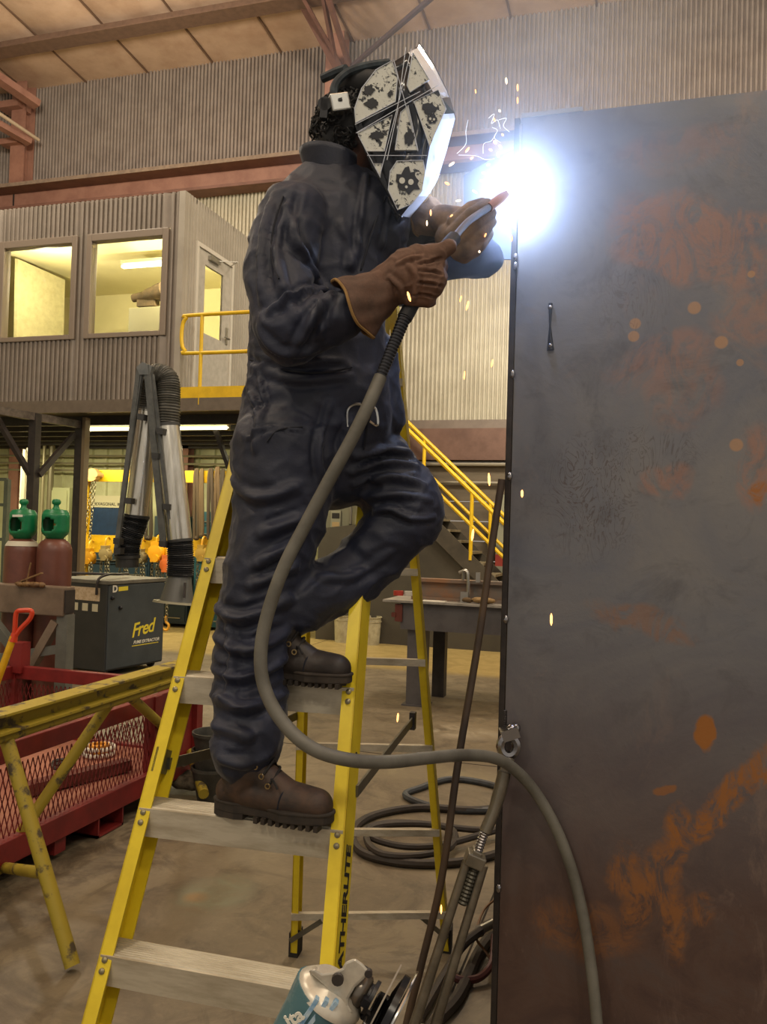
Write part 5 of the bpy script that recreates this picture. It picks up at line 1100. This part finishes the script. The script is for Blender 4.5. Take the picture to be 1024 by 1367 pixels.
# belt buckle and clip on the hip
M_chr = _M['chrome']; p = onbody(478, 552, .015); q = MB()
if p is not None:
    q.tube(smooth_path([p+RC*x*.0019+UC*y*.0019 for x, y in ((-14, -18), (-14, 4), (-4, 12), (10, 10), (16, 2), (4, -6))], 5), .004, 6)
    q.tube([p+RC*.03+UC*.06, p+RC*.008+UC*.02], .004, 6); q.tube(smooth_path([p+RC*.02+UC*.03, p+RC*.045+UC*.012, p+RC*.05-UC*.03, p+RC*.03-UC*.02], 4), .003, 6); q.build('belt_clip', M_chr, cov)
# ---- head, hair
M_skin = mat('brown_skin', '#5d3d30', '#543629', rough=.5)
q = MB(); hc = P(492, 172, 2.285)
q.sph(hc, .088, (1.0, .85, 1.12), 24, 16); capsule(q, hc+RC*.02-UC*.05, .055, hc+RC*.04-UC*.085, .035)
capsule(q, hc-UC*.05-RC*.02, .052, P(458, 250, 2.27), .060)
fx = nrm(RC*.93+FW*.1-UC*.35)
capsule(q, hc+fx*.085, .012, hc+fx*.10-UC*.025, .013)                                     # nose
q.sph(hc+fx*.078-UC*.055, .016, (1, 1.4, .6), 10, 8)                                       # mouth
for s_ in (-1, 1): q.sph(hc+fx*.07+FW*s_*.032+UC*.005, .014, n=10, m=8)
hd_ = remesh(q, .005, 3); head = link_mesh(hd_, 'head', M_skin, pn)
for s_ in (-1, 1):
    q = MB(); q.sph(hc+fx*.082+FW*s_*.032+UC*.006, .010, n=10, m=8); q.build('eye', mat('eye_white', '#cfc8c0', rough=.2), head)
    q = MB(); e = hc+FW*s_*.077-RC*.005-UC*.012; q.tube(smooth_path([e+UC*.028, e+UC*.024-RC*.018, e-UC*.01-RC*.016, e-UC*.03], 4), [.008]*13, 6); q.build('ear', M_skin, head)
q = MB(); hh = P(466, 166, 2.285)
q.sph(hh, .083, (1.0, .95, 1.1), 22, 16); q.sph(P(452, 188, 2.27), .055, (1, 1.1, 1), 16, 10); q.sph(P(485, 118, 2.28), .07, (1.2, 1, .7), 16, 10)
for i in range(520):
    d_ = nrm(rng.normal(size=3)); 
    if d_@RC > .35: continue
    c = hh+d_*V(.086, .082, .095)+(P(452, 186, 2.27)-hh)*(rng.rand()*.55); t1 = nrm(np.cross(d_, rng.normal(size=3))); r_ = .007+.005*rng.rand()
    q.tube([c+t1*r_*math.cos(a)+np.cross(d_, t1)*r_*math.sin(a)+d_*.006*math.sin(a*.9) for a in np.linspace(0, 5.2, 7)], .0028, 4)
o = q.build('hair', mat('black_curly_hair', '#120e0d', rough=.6), pn, fix=False)

# ---- welding helmet
def dn2(x): return 2.135+(x-470)*.00045
def SP(x, y, off=0): return P(x, y, dn2(x)-off)
side = [(473, 165), (472, 148), (478, 128), (488, 111), (505, 95), (525, 83), (545, 70)]
Nf = [(545, 70), (563, 96), (579, 124), (583, 160), (573, 200), (567, 235), (557, 262), (536, 288)]
Ff = [(560, 58), (580, 88), (597, 122), (608, 158), (597, 200), (585, 238), (572, 262), (546, 293)]
bot = [(530, 284), (519, 262), (497, 225), (482, 190)]
M_hel = mat('gloss_black_helmet', '#15171c', '#1c1f26', rough=.22, scale=6)
hm = None
q = MB(); near = side+Nf[1:]+bot; NP = [SP(x, y) for x, y in near]; cen = SP(528, 180, .003)
# near side shell as a shallow faceted dome
def inset(pts, c, k, off): return [c+(p-c)*k-FW*off for p in pts]
r0, r1, r2 = NP, inset(NP, cen, .82, .003), inset(NP, cen, .4, .003)
nn = len(NP)
def loops(q, A, B): 
    q.add(A+B, [(i, (i+1) % nn, nn+(i+1) % nn, nn+i) for i in range(nn)])
loops(q, r0, r1); loops(q, r1, r2); q.add(r2, [tuple(range(nn))])
DW = FW*.17
FP = [P(x, y, 2.135+.18+(x-470)*.0003) for x, y in Ff]; NPf = [SP(x, y) for x, y in Nf]
mid = [(a+b_)/2+RC*.010 for i, (a, b_) in enumerate(zip(NPf, FP))]
qf = MB(); qf.grid([NPf, mid, FP], smooth=False)
# crown strip and chin strip
cr = [SP(x, y) for x, y in side]; q.grid([cr, [p+DW*.5+UC*.012-RC*.004 for p in cr], [p+DW for p in cr[:-1]]+[FP[0]]], smooth=True)
far = [p+DW for p in cr[:-1]]+FP+[SP(x, y)+DW for x, y in bot]; q.add(far, [tuple(range(len(far)))])
ch_ = [NPf[-1]]+[SP(x, y) for x, y in bot[:2]]; q.grid([ch_, [FP[-1]]+[SP(x, y)+DW for x, y in bot[:2]]], smooth=False)
hel = q.build('welding_helmet', M_hel, pn); md = hel.modifiers.new('solid', 'SOLIDIFY'); md.thickness = .003; md.offset = -1
fo2 = qf.build('front_shield', mat('arc_glare_shield', '#c9ccd2', rough=.25), hel); md = fo2.modifiers.new('solid', 'SOLIDIFY'); md.thickness = .003  # pale shield colour carries the arc's glare on the helmet front
# lens window in the front face
q = MB(); a, b_, c_, d_ = NPf[2], NPf[3], FP[3], FP[2]
fc = (a+b_+c_+d_)/4+RC*.007; q.prism([fc+(x-(a+b_+c_+d_)/4)*.6 for x in (a, b_, c_, d_)], RC*.004); q.build('lens_window', mat('dark_lens', '#0c2018', rough=.05), hel)
# decals on near side
def onhel(x, y, off): 
    p = SP(x, y); 
    # dome offset
    rel = np.linalg.norm([(x-528)/60, (y-180)/115]); return p-FW*(.007+off)
def crop(l): return [(420+x/3.413, 40+y/3.413) for x, y in l]
def decal_mat():
    t = NT('splattered_white_panel'); n = t.noise(34, 5, .75, dist=.6); n2 = t.noise(120, 3, .6)
    t.set('Base Color', t.mix(t.ramp(n, .56, .58), t.mix(t.ramp(n2, .6, .7), lin('#c9c9bf'), lin('#8d8e88')), lin('#1c1d22'))); t.set('Roughness', .35); return t.m
M_dec = decal_mat(); M_ink = mat('black_ink', '#17171b', rough=.35); M_line = mat('pale_outline', '#c7ccd6', rough=.35)
panels = [[(186, 432), (183, 365), (215, 275), (280, 190), (352, 150), (378, 222), (368, 335)], [(447, 112), (470, 150), (522, 236), (434, 292), (420, 262)], [(452, 335), (562, 282), (598, 368), (552, 470), (524, 540)],
          [(196, 478), (354, 396), (318, 560), (236, 560)], [(392, 385), (425, 352), (470, 555), (366, 555)], [(345, 650), (375, 605), (494, 602), (503, 650), (488, 742), (440, 800), (378, 826), (335, 735)], [(266, 616), (305, 616), (300, 672)]]
for pl in panels:
    pp = crop(pl); q = MB(); q.prism([onhel(x, y, .002) for x, y in pp], FW*.004); q.build('decal_panel', M_dec, hel)
    q = MB(); q.tube([onhel(x, y, .0035) for x, y in pp], .0011, 5, closed=True); q.build('decal_outline', M_line, hel)
for ln in ([(360, 145), (470, 560)], [(415, 90), (380, 350), (300, 660)], [(190, 478), (560, 262)], [(185, 440), (480, 290)], [(200, 490), (300, 680)], [(240, 580), (510, 580)], [(380, 370), (330, 600)], [(440, 95), (385, 330)]):
    pp = crop(ln); q = MB(); q.tube([onhel(x, y, .0035) for x, y in pp], .0010, 5); q.build('pinstripe', M_line, hel)
def blot(cx, cy, r, seed, holes=False, sy=1.0):
    x0, y0 = crop([(cx, cy)])[0]; rr_ = r/3.413; pts = []
    rs_ = np.random.RandomState(seed)
    for k in range(22):
        a = 2*math.pi*k/22; f_ = 1+.25*rs_.normal()*.6; pts.append(onhel(x0+rr_*math.cos(a)*f_, y0+sy*rr_*math.sin(a)*f_, .0045))
    q = MB(); q.prism(pts, FW*.001); q.build('ink_blot', M_ink, hel)
    if holes:
        for dx, dy, r2 in ((-.42, .0, .26), (.35, .12, .24), (-.05, .55, .12)):
            p2 = [onhel(x0+rr_*(dx+r2*math.cos(a)), y0+rr_*(dy+r2*math.sin(a)*1.1), .006) for a in np.linspace(0, 2*math.pi, 11)[:-1]]; q = MB(); q.prism(p2, FW*.001); q.build('ink_gap', mat('decal_white', '#c9c9bf', rough=.4), hel)
blot(247, 285, 24, 1); blot(262, 345, 30, 2, sy=.8); blot(522, 368, 30, 3); blot(535, 415, 22, 4, True); blot(420, 695, 52, 5, True); blot(285, 490, 30, 6, sy=.6); blot(430, 500, 22, 7, sy=1.6); blot(345, 300, 12, 8)
# headgear
q = MB(); c = P(452, 139, 2.19); q.bar(P(441, 140, 2.18), P(466, 137, 2.19), .03, .046, up=UC); q.build('headgear_clip', mat('bright_silver', '#c9c9c4', rough=.25, metal=.9), hel, bevel=.004)
q = MB(); q.bar(P(452, 134, 2.172), P(457, 133, 2.172), .012, .006, up=UC); q.lathe([(.018, 0), (.018, .02)], P(434, 143, 2.20), -FW, 14); q.bar(P(428, 146, 2.19), P(438, 147, 2.19), .02, .05, up=UC); q.build('adjuster_knob', mat('black_plastic', '#16161a'), hel)
q = MB()
for k in range(2): q.tube(smooth_path([P(450, 150, 2.20+.1*k), P(446, 118, 2.20+.1*k), P(462, 98, 2.21+.09*k), P(490, 88, 2.22+.08*k), P(520, 84, 2.23+.06*k)], 6), .011, 8)
q.tube(smooth_path([P(430, 105, 2.26), P(450, 96, 2.24), P(462, 92, 2.22)], 4), .012, 8)
q.build('headgear_strap', mat('dark_webbing', '#20262c', '#39444a', rough=.7, scale=40), hel)

# ---- gloves
M_gl1 = mat('brown_suede_glove', '#705242', '#4d3a2f', rough=.85, scale=9, bump=.3, bs=120, lo=.35, hi=.7)
M_gl2 = mat('tan_suede_glove', '#8f7355', '#5b4a3c', rough=.8, scale=12, bump=.3, bs=120)
def glove_cuff(a, b_, ra, rb, m_, par):
    a, b_ = np.asarray(a), np.asarray(b_); t = nrm(b_-a); u = nrm(FW-t*(FW@t)); w_ = np.cross(t, u); rows = []
    for k in range(14):
        s_ = k/13; c = a+(b_-a)*s_; r = ra+(rb-ra)*s_**1.3
        rows.append([c+(u*math.cos(x)*.9+w_*math.sin(x))*r*(1+.05*math.sin(x*5+s_*6)+.03*math.sin(x*9-s_*9))+t*.008*math.sin(x*3)*s_ for x in np.linspace(0, 2*math.pi, 41)])
    q = MB(); q.grid(rows); o = q.build('gauntlet_cuff', m_, par, fix=False); md = o.modifiers.new('solid', 'SOLIDIFY'); md.thickness = .004
    q = MB(); q.tube(rows[-1][:-1], .0035, 6, closed=True); q.build('cuff_binding', mat('ochre_binding', '#8a6a3a', rough=.8), o if False else par); return o
q = MB()
pc(q, (512, 384, 2.0), 27, (545, 366, 1.985), 33, .75); pc(q, (545, 366, 1.985), 34, (566, 372, 1.985), 30, .8)
pc(q, (558, 346, 1.985), 19, (582, 340, 1.98), 14); pc(q, (582, 340, 1.98), 13, (600, 330, 1.985), 10)              # thumb along the handle
for i, (kx, ky) in enumerate(((582, 352), (582, 368), (577, 384), (568, 398))):                                     # four fingers curled around the handle
    r = 10.5-.5*i; d0 = 1.985
    pc(q, (kx-20, ky, d0), r+2, (kx+2, ky+1, d0), r+1); pc(q, (kx+2, ky+1, d0), r+1, (kx+5, ky+3, d0+.045), r); pc(q, (kx+5, ky+3, d0+.045), r, (kx-18, ky+2, d0+.075), r-1)
gm = remesh(q, .0035, 3); v = mverts(gm); nr = mnorms(gm); dd = np.array([.003*max(0, 1-abs(noise.noise(Vector(x)*30))*4) for x in v]); setv(gm, v+nr*dd[:, None])
folds(gm, [([(545, 352), (556, 372), (552, 402)], .006, .006), ([(560, 361), (576, 362), (590, 366)], .0035, -.007), ([(558, 377), (574, 379), (590, 382)], .0035, -.007), ([(554, 393), (570, 394), (582, 397)], .0035, -.006), ([(520, 370), (535, 385), (536, 405)], .006, .006), ([(530, 352), (545, 345), (565, 342)], .005, .005), ([(558, 352), (572, 350), (588, 345)], .004, -.006)])
g1_ = link_mesh(gm, 'glove', M_gl1, pn); glove_cuff(P(522, 380, 2.0), P(471, 413, 2.01), .047, .082, M_gl1, g1_)
ribg = MB()
q = MB()
pc(q, (590, 292, 2.30), 19, (622, 298, 2.29), 21, .8); pc(q, (600, 318, 2.28), 20, (628, 328, 2.29), 18, .8); pc(q, (622, 298, 2.29), 20, (618, 330, 2.28), 20, .8)
for i, (x0_, y0_, x1_, y1_, x2_, y2_) in enumerate(((604, 312, 628, 286, 650, 272), (612, 322, 634, 298, 656, 284), (616, 332, 640, 312, 656, 296), (620, 342, 640, 328, 652, 312))):
    pc(q, (x0_, y0_, 2.25+.012*i), 10, (x1_, y1_, 2.235+.014*i), 9); pc(q, (x1_, y1_, 2.235+.014*i), 9, (x2_, y2_, 2.265+.015*i), 7.5)
pc(q, (605, 296, 2.26), 9, (628, 276, 2.27), 7.5); pc(q, (628, 276, 2.27), 7.5, (644, 270, 2.28), 6.5)
gm = remesh(q, .0035, 3); g2_ = link_mesh(gm, 'glove', M_gl2, pn); glove_cuff(P(600, 300, 2.32), P(566, 288, 2.36), .036, .056, M_gl2, g2_)
# ---- boots
M_boot = mat('scuffed_brown_boot', '#4a3526', '#2b221c', rough=.65, scale=14, bump=.25, bs=60, lo=.38, hi=.62)
M_boot2 = mat('dark_brown_boot', '#2b221c', '#1d1916', rough=.55, scale=14, bump=.25, bs=60)  # far boot is a darker brown than the near one
M_sole = mat('lug_sole_rubber', '#3b3229', '#2a241e', rough=.8, scale=20)
def boot(heel, toe, m_, shaft_top, lean):
    heel, toe = np.asarray(heel), np.asarray(toe); Lb = np.linalg.norm(toe-heel); x = nrm(toe-heel); z = V(0, 0, 1); y = np.cross(z, x)
    def B(a, b_, c): return heel+x*a*Lb+y*b_+z*c
    q = MB(); k = Lb/.30
    capsule(q, B(.13, 0, .055*k), .036*k, B(.30, 0, .055*k), .040*k); capsule(q, B(.30, 0, .055*k), .040*k, B(.62, 0, .050*k), .042*k); capsule(q, B(.62, .004, .050*k), .044*k, B(.86, .002, .046*k), .039*k)
    capsule(q, B(.22, 0, .07*k), .045*k, B(.28+lean, 0, shaft_top), .049*k); capsule(q, B(.40, 0, .10*k), .035*k, B(.60, 0, .066*k), .034*k)
    b = remesh(q, .0045, 4); v = mverts(b); low = v[:, 2] < heel[2]+.028*k; v[low, 2] = heel[2]+.028*k; setv(b, v)
    up = link_mesh(b, 'boot', m_, pn)
    out = []
    for a_ in np.linspace(0, 2*math.pi, 41)[:-1]:
        c_, s_ = math.cos(a_), math.sin(a_); w_ = .050*k if c_ > -.0 else .040*k
        cx = .5+.50*math.copysign(abs(c_)**.75, c_); wy = w_*math.copysign(abs(s_)**.8, s_)*(.82 if abs(cx-.4) < .12 else 1)
        out.append(B(cx, wy, .012*k))
    q = MB(); q.prism(out, V(0, 0, .022*k)); q.prism([heel+(p-heel)*1.0+z*.018*k+nrm(p-B(.5, 0, .012*k))*.003 for p in out], V(0, 0, .008*k))
    so = q.build('sole', M_sole, up, bevel=.003)
    q = MB(); hl = [p for p in out if (p-heel)@x < .30*Lb]; hl = sorted(hl, key=lambda p: math.atan2((p-B(.14, 0, 0))@y, (p-B(.14, 0, 0))@x)); q.prism([p-z*.012*k for p in hl], V(0, 0, .013*k))
    for i in range(9):
        a_ = .40+i*.062
        for s_ in (-1, 1): q.prism([B(a_, s_*.012, 0), B(a_+.035, s_*.016, 0), B(a_+.035, s_*.043*k, 0), B(a_, s_*.041*k, 0)], V(0, 0, .013*k))
    q.build('tread_lug', M_sole, up)
    # laces and eyelets
    q = MB(); el = MB()
    for i in range(4):
        a_ = .52-i*.055; h = (.092+i*.020)*k; l_, r_ = B(a_, -.033*k, h), B(a_, .033*k, h); mid_ = B(a_+.03, 0, h+.022*k)
        q.tube(smooth_path([l_, mid_, r_], 5), .003, 6)
        if i < 3: q.tube(smooth_path([l_, mid_+z*.006, B(a_-.055, .033*k, h+.02*k)], 5), .003, 6)
        for s_ in (-1, 1): c = B(a_-.008, s_*.0405*k, h-.004); el.tube([c+x*.006*math.cos(t_)+z*.006*math.sin(t_) for t_ in np.linspace(0, 2*math.pi, 11)[:-1]], .0018, 5, closed=True)
    q.tube(smooth_path([B(.50, -.02, .10*k), B(.56, -.04, .10*k), B(.60, -.045, .085*k)], 4), .003, 6)
    q.build('laces', mat('dark_lace', '#1c1917', rough=.8), up); el.build('eyelet', mat('brass_eyelet', '#a08a60', rough=.3, metal=.9), up)
    q = MB(); ps_ = [B(.60, -.040*k, .040*k), B(.62, -.036*k, .07*k), B(.655, 0, .091*k), B(.62, .036*k, .07*k)]; q.tube(smooth_path(ps_, 5), .0022, 5); q.build('toe_seam', M_seam, up)
    return up
zt1, zt2_ = L1[2]+.0245, L2[2]+.0245
hl1, te1 = PZ(283, 1086, zt1), PZ(441, 1110, zt1); boot(hl1+nd*.02, te1+nd*.02, M_boot, .115, .02)
hl2, te2 = PZ(322, 909, zt2_), PZ(466, 920, zt2_); boot(hl2+nd*.035, te2+nd*.02, M_boot2, .13, .05)

# ================================================================= WELDING GUN
M_gun = mat('black_gun_rubber', '#1d1d20', rough=.5)
wg = thing('welding_gun', 'black welding gun in the brown glove with long grey cable draped over the ladder', 'welding gun', P(560, 380, 2.0))
q = MB(); q.tube(smooth_path([P(540, 425, 1.99), P(562, 385, 2.02), P(588, 340, 2.03), P(606, 318, 2.08)], 6), [.018]*19, 12); q.build('handle', M_gun, wg)
q = MB(); q.tube(smooth_path([P(606, 318, 2.08), P(625, 296, 2.16), P(648, 280, 2.24), P(664, 268, 2.29)], 6), .0095, 10); q.build('gooseneck', mat('gooseneck_steel', '#6b6a6c', rough=.35, metal=.8), wg)
q = MB(); a, b_ = P(652, 277, 2.255), P(676, 259, 2.305); q.tube([a, a+(b_-a)*.7, b_], [.013, .013, .010], 14); q.build('nozzle', mat('copper_nozzle', '#a5653c', rough=.3, metal=.9), wg)
q = MB(); s0_, s1_ = P(541, 422, 1.99), P(508, 503, 1.97); pth = [s0_+(s1_-s0_)*k/80 for k in range(81)]; q.tube(pth, [(.0150-.003*k/80)*(1.10 if (k//2) % 2 else .94) for k in range(81)], 12, smooth=False); q.build('strain_relief_spring', mat('spring_black', '#34353a', rough=.35, metal=.5), wg)
cab = [(508, 503, 1.97), (492, 540, 1.95), (470, 585, 1.95), (440, 640, 1.95), (408, 700, 1.95), (380, 755, 1.94), (360, 810, 1.94), (349, 860, 1.93), (350, 905, 1.92), (365, 945, 1.90), (392, 980, 1.88), (425, 1003, 1.87), (470, 1015, 1.88), (520, 1017, 1.93), (570, 1012, 2.03), (620, 1008, 2.15), (660, 1012, 2.24), (688, 1028, 2.29), (715, 1058, 2.31), (742, 1105, 2.31), (763, 1160, 2.30), (778, 1220, 2.28), (789, 1290, 2.25), (797, 1367, 2.22), (802, 1460, 2.16), (790, 1600, 2.12)]
cp_ = [P(*c) for c in cab]
q = MB(); q.tube(smooth_path(cp_, 10), .0155, 14); q.build('cable', mat('dusty_grey_cable', '#6d6a60', '#57544b', rough=.55, scale=7), wg)

# ================================================================= ARC, SPARKS, SMOKE
q = MB(); q.sph(ARC, .013, n=12, m=8); t = NT('arc_plasma'); t.set('Base Color', (1, 1, 1, 1)); t.set('Emission Color', (.75, .88, 1, 1)); t.set('Emission Strength', 60.0)
tag(q.build('welding_arc', t.m), 'dazzling white welding arc on the upper left edge of the block', 'arc')
t = NT('spark_orange'); t.set('Base Color', (1, .5, .2, 1)); t.set('Emission Color', (1, .42, .12, 1)); t.set('Emission Strength', 3.2); M_spk = t.m
t = NT('spark_pale'); t.set('Base Color', (1, .8, .6, 1)); t.set('Emission Color', (1, .72, .45, 1)); t.set('Emission Strength', 3.5); M_spw = t.m
SPL = {0: 'topmost spark above the seam, left of the higher pair', 1: 'spark above the block corner, upper of two in line', 2: 'spark above the block corner, lower of two in line', 5: 'orange spark in front of the red beam just above the arc level', 6: 'orange spark over the red beam right of the helmet edge', 7: 'spark beside the helmet face at the level of the beam underside', 9: 'spark floating just off the lower right helmet edge', 13: 'orange spark glowing on top of the tan glove', 14: 'upper of two small sparks over the far sleeve', 15: 'lower of two small sparks over the far sleeve', 27: 'tiny spark high up beside the helmet top corner', 28: 'tiny faint spark high between helmet and seam', 30: 'small spark in front of the block face right of the arc'}
def spark(px, py, dx, dy, r, d=2.2, m_=None, lb=None):
    q = MB(); a, b_ = P(px-dx/2, py-dy/2, d), P(px+dx/2, py+dy/2, d); q.tube([a, a+(b_-a)*.25, a+(b_-a)*.75, b_], [r*.4*d/1130, r*d/1130, r*d/1130, r*.3*d/1130], 6)
    o = q.build('spark', m_ or M_spk); tag(o, lb or 'tiny pale orange spark in the spray around the arc', 'spark', 'sparks around the arc' if not lb else 'falling sparks'); return o
for s_ in ((546, 396, 4, 13, 1.8, 1.9, 'orange spark in front of the brown glove'), (624, 408, -3, 12, 1.6, 2.2, 'pale orange spark below the gloves, larger of two close together'), (615, 399, -2, 8, 1.2, 2.2, 'small spark below the gloves, left of the two close together'),
           (657, 485, -2, 10, 1.4, 2.2, 'spark in front of the cream wall near the block edge'), (620, 501, -1, 11, 1.1, 2.2, 'faint spark in front of the cream corrugated wall, lower left'), (653, 640, 1, 17, 1.7, 2.2, 'orange spark above the stair rails'),
           (631, 714, -2, 16, 1.7, 2.2, 'orange spark in front of the stair rail post'), (736, 827, 0, 16, 1.8, 2.2, 'orange spark in front of the middle of the block'), (697, 659, 0, 10, 1.8, 2.2, 'orange glow spark on the block below the left edge'), (531, 958, -1, 12, 1.3, 2.2, 'spark low in front of the ladder spreader'),
           (589, 1214, 0, 12, 1.3, 2.2, 'lowest spark, in front of the right rear ladder rail')):
    spark(s_[0], s_[1], s_[2], s_[3], s_[4], s_[5], None, s_[6])
i_ = 0
for (x, y, dx, dy, r) in ((676, 108, 1, 8, 1.6), (691, 117, 0, 9, 1.5), (691, 134, 0, 8, 1.2), (667, 148, 2, 3, 1.5), (624, 200, 5, -6, 1.8), (630, 211, 4, -3, 1.6), (603, 219, 7, -5, 1.8), (584, 233, 6, -1, 1.2), (597, 245, 6, 3, 1.7), (612, 268, 7, -1, 1.4), (646, 231, 5, 1, 1.6), (644, 242, 6, 3, 1.5), (634, 256, 6, 4, 1.3), (603, 289, 4, -4, 2.2), (575, 284, 0, 8, 1.4), (570, 298, 0, 7, 1.3), (640, 305, 0, 7, 1.4), (648, 314, -2, 5, 1.2), (640, 336, 0, 3, 1.6), (661, 190, 4, 4, 2.2), (668, 196, 3, 5, 1.8), (665, 207, 2, 6, 1.8), (655, 200, 4, 2, 1.5), (652, 220, 4, -2, 1.2), (680, 306, 2, 5, 2.2), (683, 318, 0, 8, 1.5), (675, 302, 3, 2, 1.6), (590, 152, 1, 5, 1.0), (635, 122, 1, 5, 1.0), (671, 180, 2, 3, 1.4), (700, 300, 1, 4, 1.2), (660, 160, 2, 5, 1.2)):
    spark(x, y, dx, dy, r*.8, 2.25, M_spk if i_ % 3 else M_spw, SPL.get(i_)); i_ += 1
# curly spatter trails of thin glowing filaments near the seam
M_fil = NT('hot_filament'); M_fil.set('Emission Color', (.8, .88, 1, 1)); M_fil.set('Emission Strength', 1.0); M_fil = M_fil.m
for i, pts in enumerate(([(652, 158), (660, 152), (656, 165), (664, 160), (668, 172)], [(657, 170), (664, 174), (660, 184), (668, 190)], [(625, 160), (622, 175), (622, 192), (610, 205)], [(612, 207), (635, 208), (648, 213), (660, 212)], [(666, 160), (676, 158), (672, 168), (680, 176)], [(645, 205), (646, 192), (656, 188), (662, 178)])):
    q = MB(); q.tube(smooth_path([P(x, y, 2.26) for x, y in pts], 5), .0006, 4); tag(q.build('glowing_filament', M_fil), ['short zigzag glowing filament highest beside the seam', 'small hooked glowing filament just under the highest one', 'long straight glowing filament dropping nearest the helmet', 'flat wavy glowing filament reaching left from the arc', 'little curled glowing filament touching the seam', 'rising bent glowing filament between the long one and the seam'][i], 'spatter')
# smoke drifting off the arc
def smoke():
    mt = bpy.data.materials.new('weld_smoke'); mt.use_nodes = True; nt = mt.node_tree; nt.nodes.clear()
    out = nt.nodes.new('ShaderNodeOutputMaterial'); pvn = nt.nodes.new('ShaderNodeVolumeScatter'); nt.links.new(pvn.outputs[0], out.inputs['Volume']); pvn.inputs['Color'].default_value = (.80, .90, 1, 1)
    pvn.inputs['Anisotropy'].default_value = .1
    tc = nt.nodes.new('ShaderNodeTexCoord'); nz = nt.nodes.new('ShaderNodeTexNoise'); nz.inputs['Scale'].default_value = 3.2; nz.inputs['Detail'].default_value = 3; nz.inputs['Distortion'].default_value = .6; nt.links.new(tc.outputs['Object'], nz.inputs[0])
    r = nt.nodes.new('ShaderNodeValToRGB'); r.color_ramp.elements[0].position = .35; r.color_ramp.elements[1].position = .75; nt.links.new(nz.outputs[0], r.inputs[0])
    def dens(loc, sc_, amp):
        mp = nt.nodes.new('ShaderNodeMapping'); mp.vector_type = 'TEXTURE'; mp.inputs['Location'].default_value = loc; mp.inputs['Scale'].default_value = sc_; nt.links.new(tc.outputs['Object'], mp.inputs[0])
        ln = nt.nodes.new('ShaderNodeVectorMath'); ln.operation = 'LENGTH'; nt.links.new(mp.outputs[0], ln.inputs[0])
        rr_ = nt.nodes.new('ShaderNodeValToRGB'); rr_.color_ramp.interpolation = 'EASE'; rr_.color_ramp.elements[0].color = (1, 1, 1, 1); rr_.color_ramp.elements[1].color = (0, 0, 0, 1); nt.links.new(ln.outputs['Value'], rr_.inputs[0])
        m_ = nt.nodes.new('ShaderNodeMath'); m_.operation = 'MULTIPLY'; m_.inputs[1].default_value = amp; nt.links.new(rr_.outputs[0], m_.inputs[0]); return m_.outputs[0]
    c = V(0, 0, .62)   # arc in object coordinates
    a = dens((0, 0, SZ0), (.75, .5, .8), SM1); b_ = dens((.05, 0, SZ0+.35), (.9, .45, .9), SM2)
    cc = dens((0, 0, SZ0+.03), (.22, .22, .3), 2.2); a0 = nt.nodes.new('ShaderNodeMath'); a0.operation = 'ADD'; nt.links.new(a, a0.inputs[0]); nt.links.new(cc, a0.inputs[1]); a = a0.outputs[0]  # denser core added around the arc so the smoke carries its bloom
    ad = nt.nodes.new('ShaderNodeMath'); ad.operation = 'ADD'; nt.links.new(a, ad.inputs[0]); nt.links.new(b_, ad.inputs[1])
    ml = nt.nodes.new('ShaderNodeMath'); ml.operation = 'MULTIPLY'; nt.links.new(ad.outputs[0], ml.inputs[0]); mx = nt.nodes.new('ShaderNodeMath'); mx.operation = 'ADD'; mx.inputs[1].default_value = .25; nt.links.new(r.outputs[0], mx.inputs[0]); nt.links.new(mx.outputs[0], ml.inputs[1]); nt.links.new(ml.outputs[0], pvn.inputs['Density'])
    return mt
SZ0, SM1, SM2 = .75, .80, .55
# box spans from knee height of the arc to above the block, in front of it and out to the left
q = MB(); q.box(ARC+V(-.72, -.52, -.75), ARC+V(.92, .40, .95)); sm = q.build('smoke', smoke()); off = np.array(sm.location)-(ARC+V(0, 0, -.75))
for v_ in sm.data.vertices: v_.co = tuple(np.array(v_.co)+off)
sm.location = tuple(ARC+V(0, 0, -.75)); tag(sm, 'thin bluish welding smoke drifting around and above the arc', 'smoke', kind='stuff')
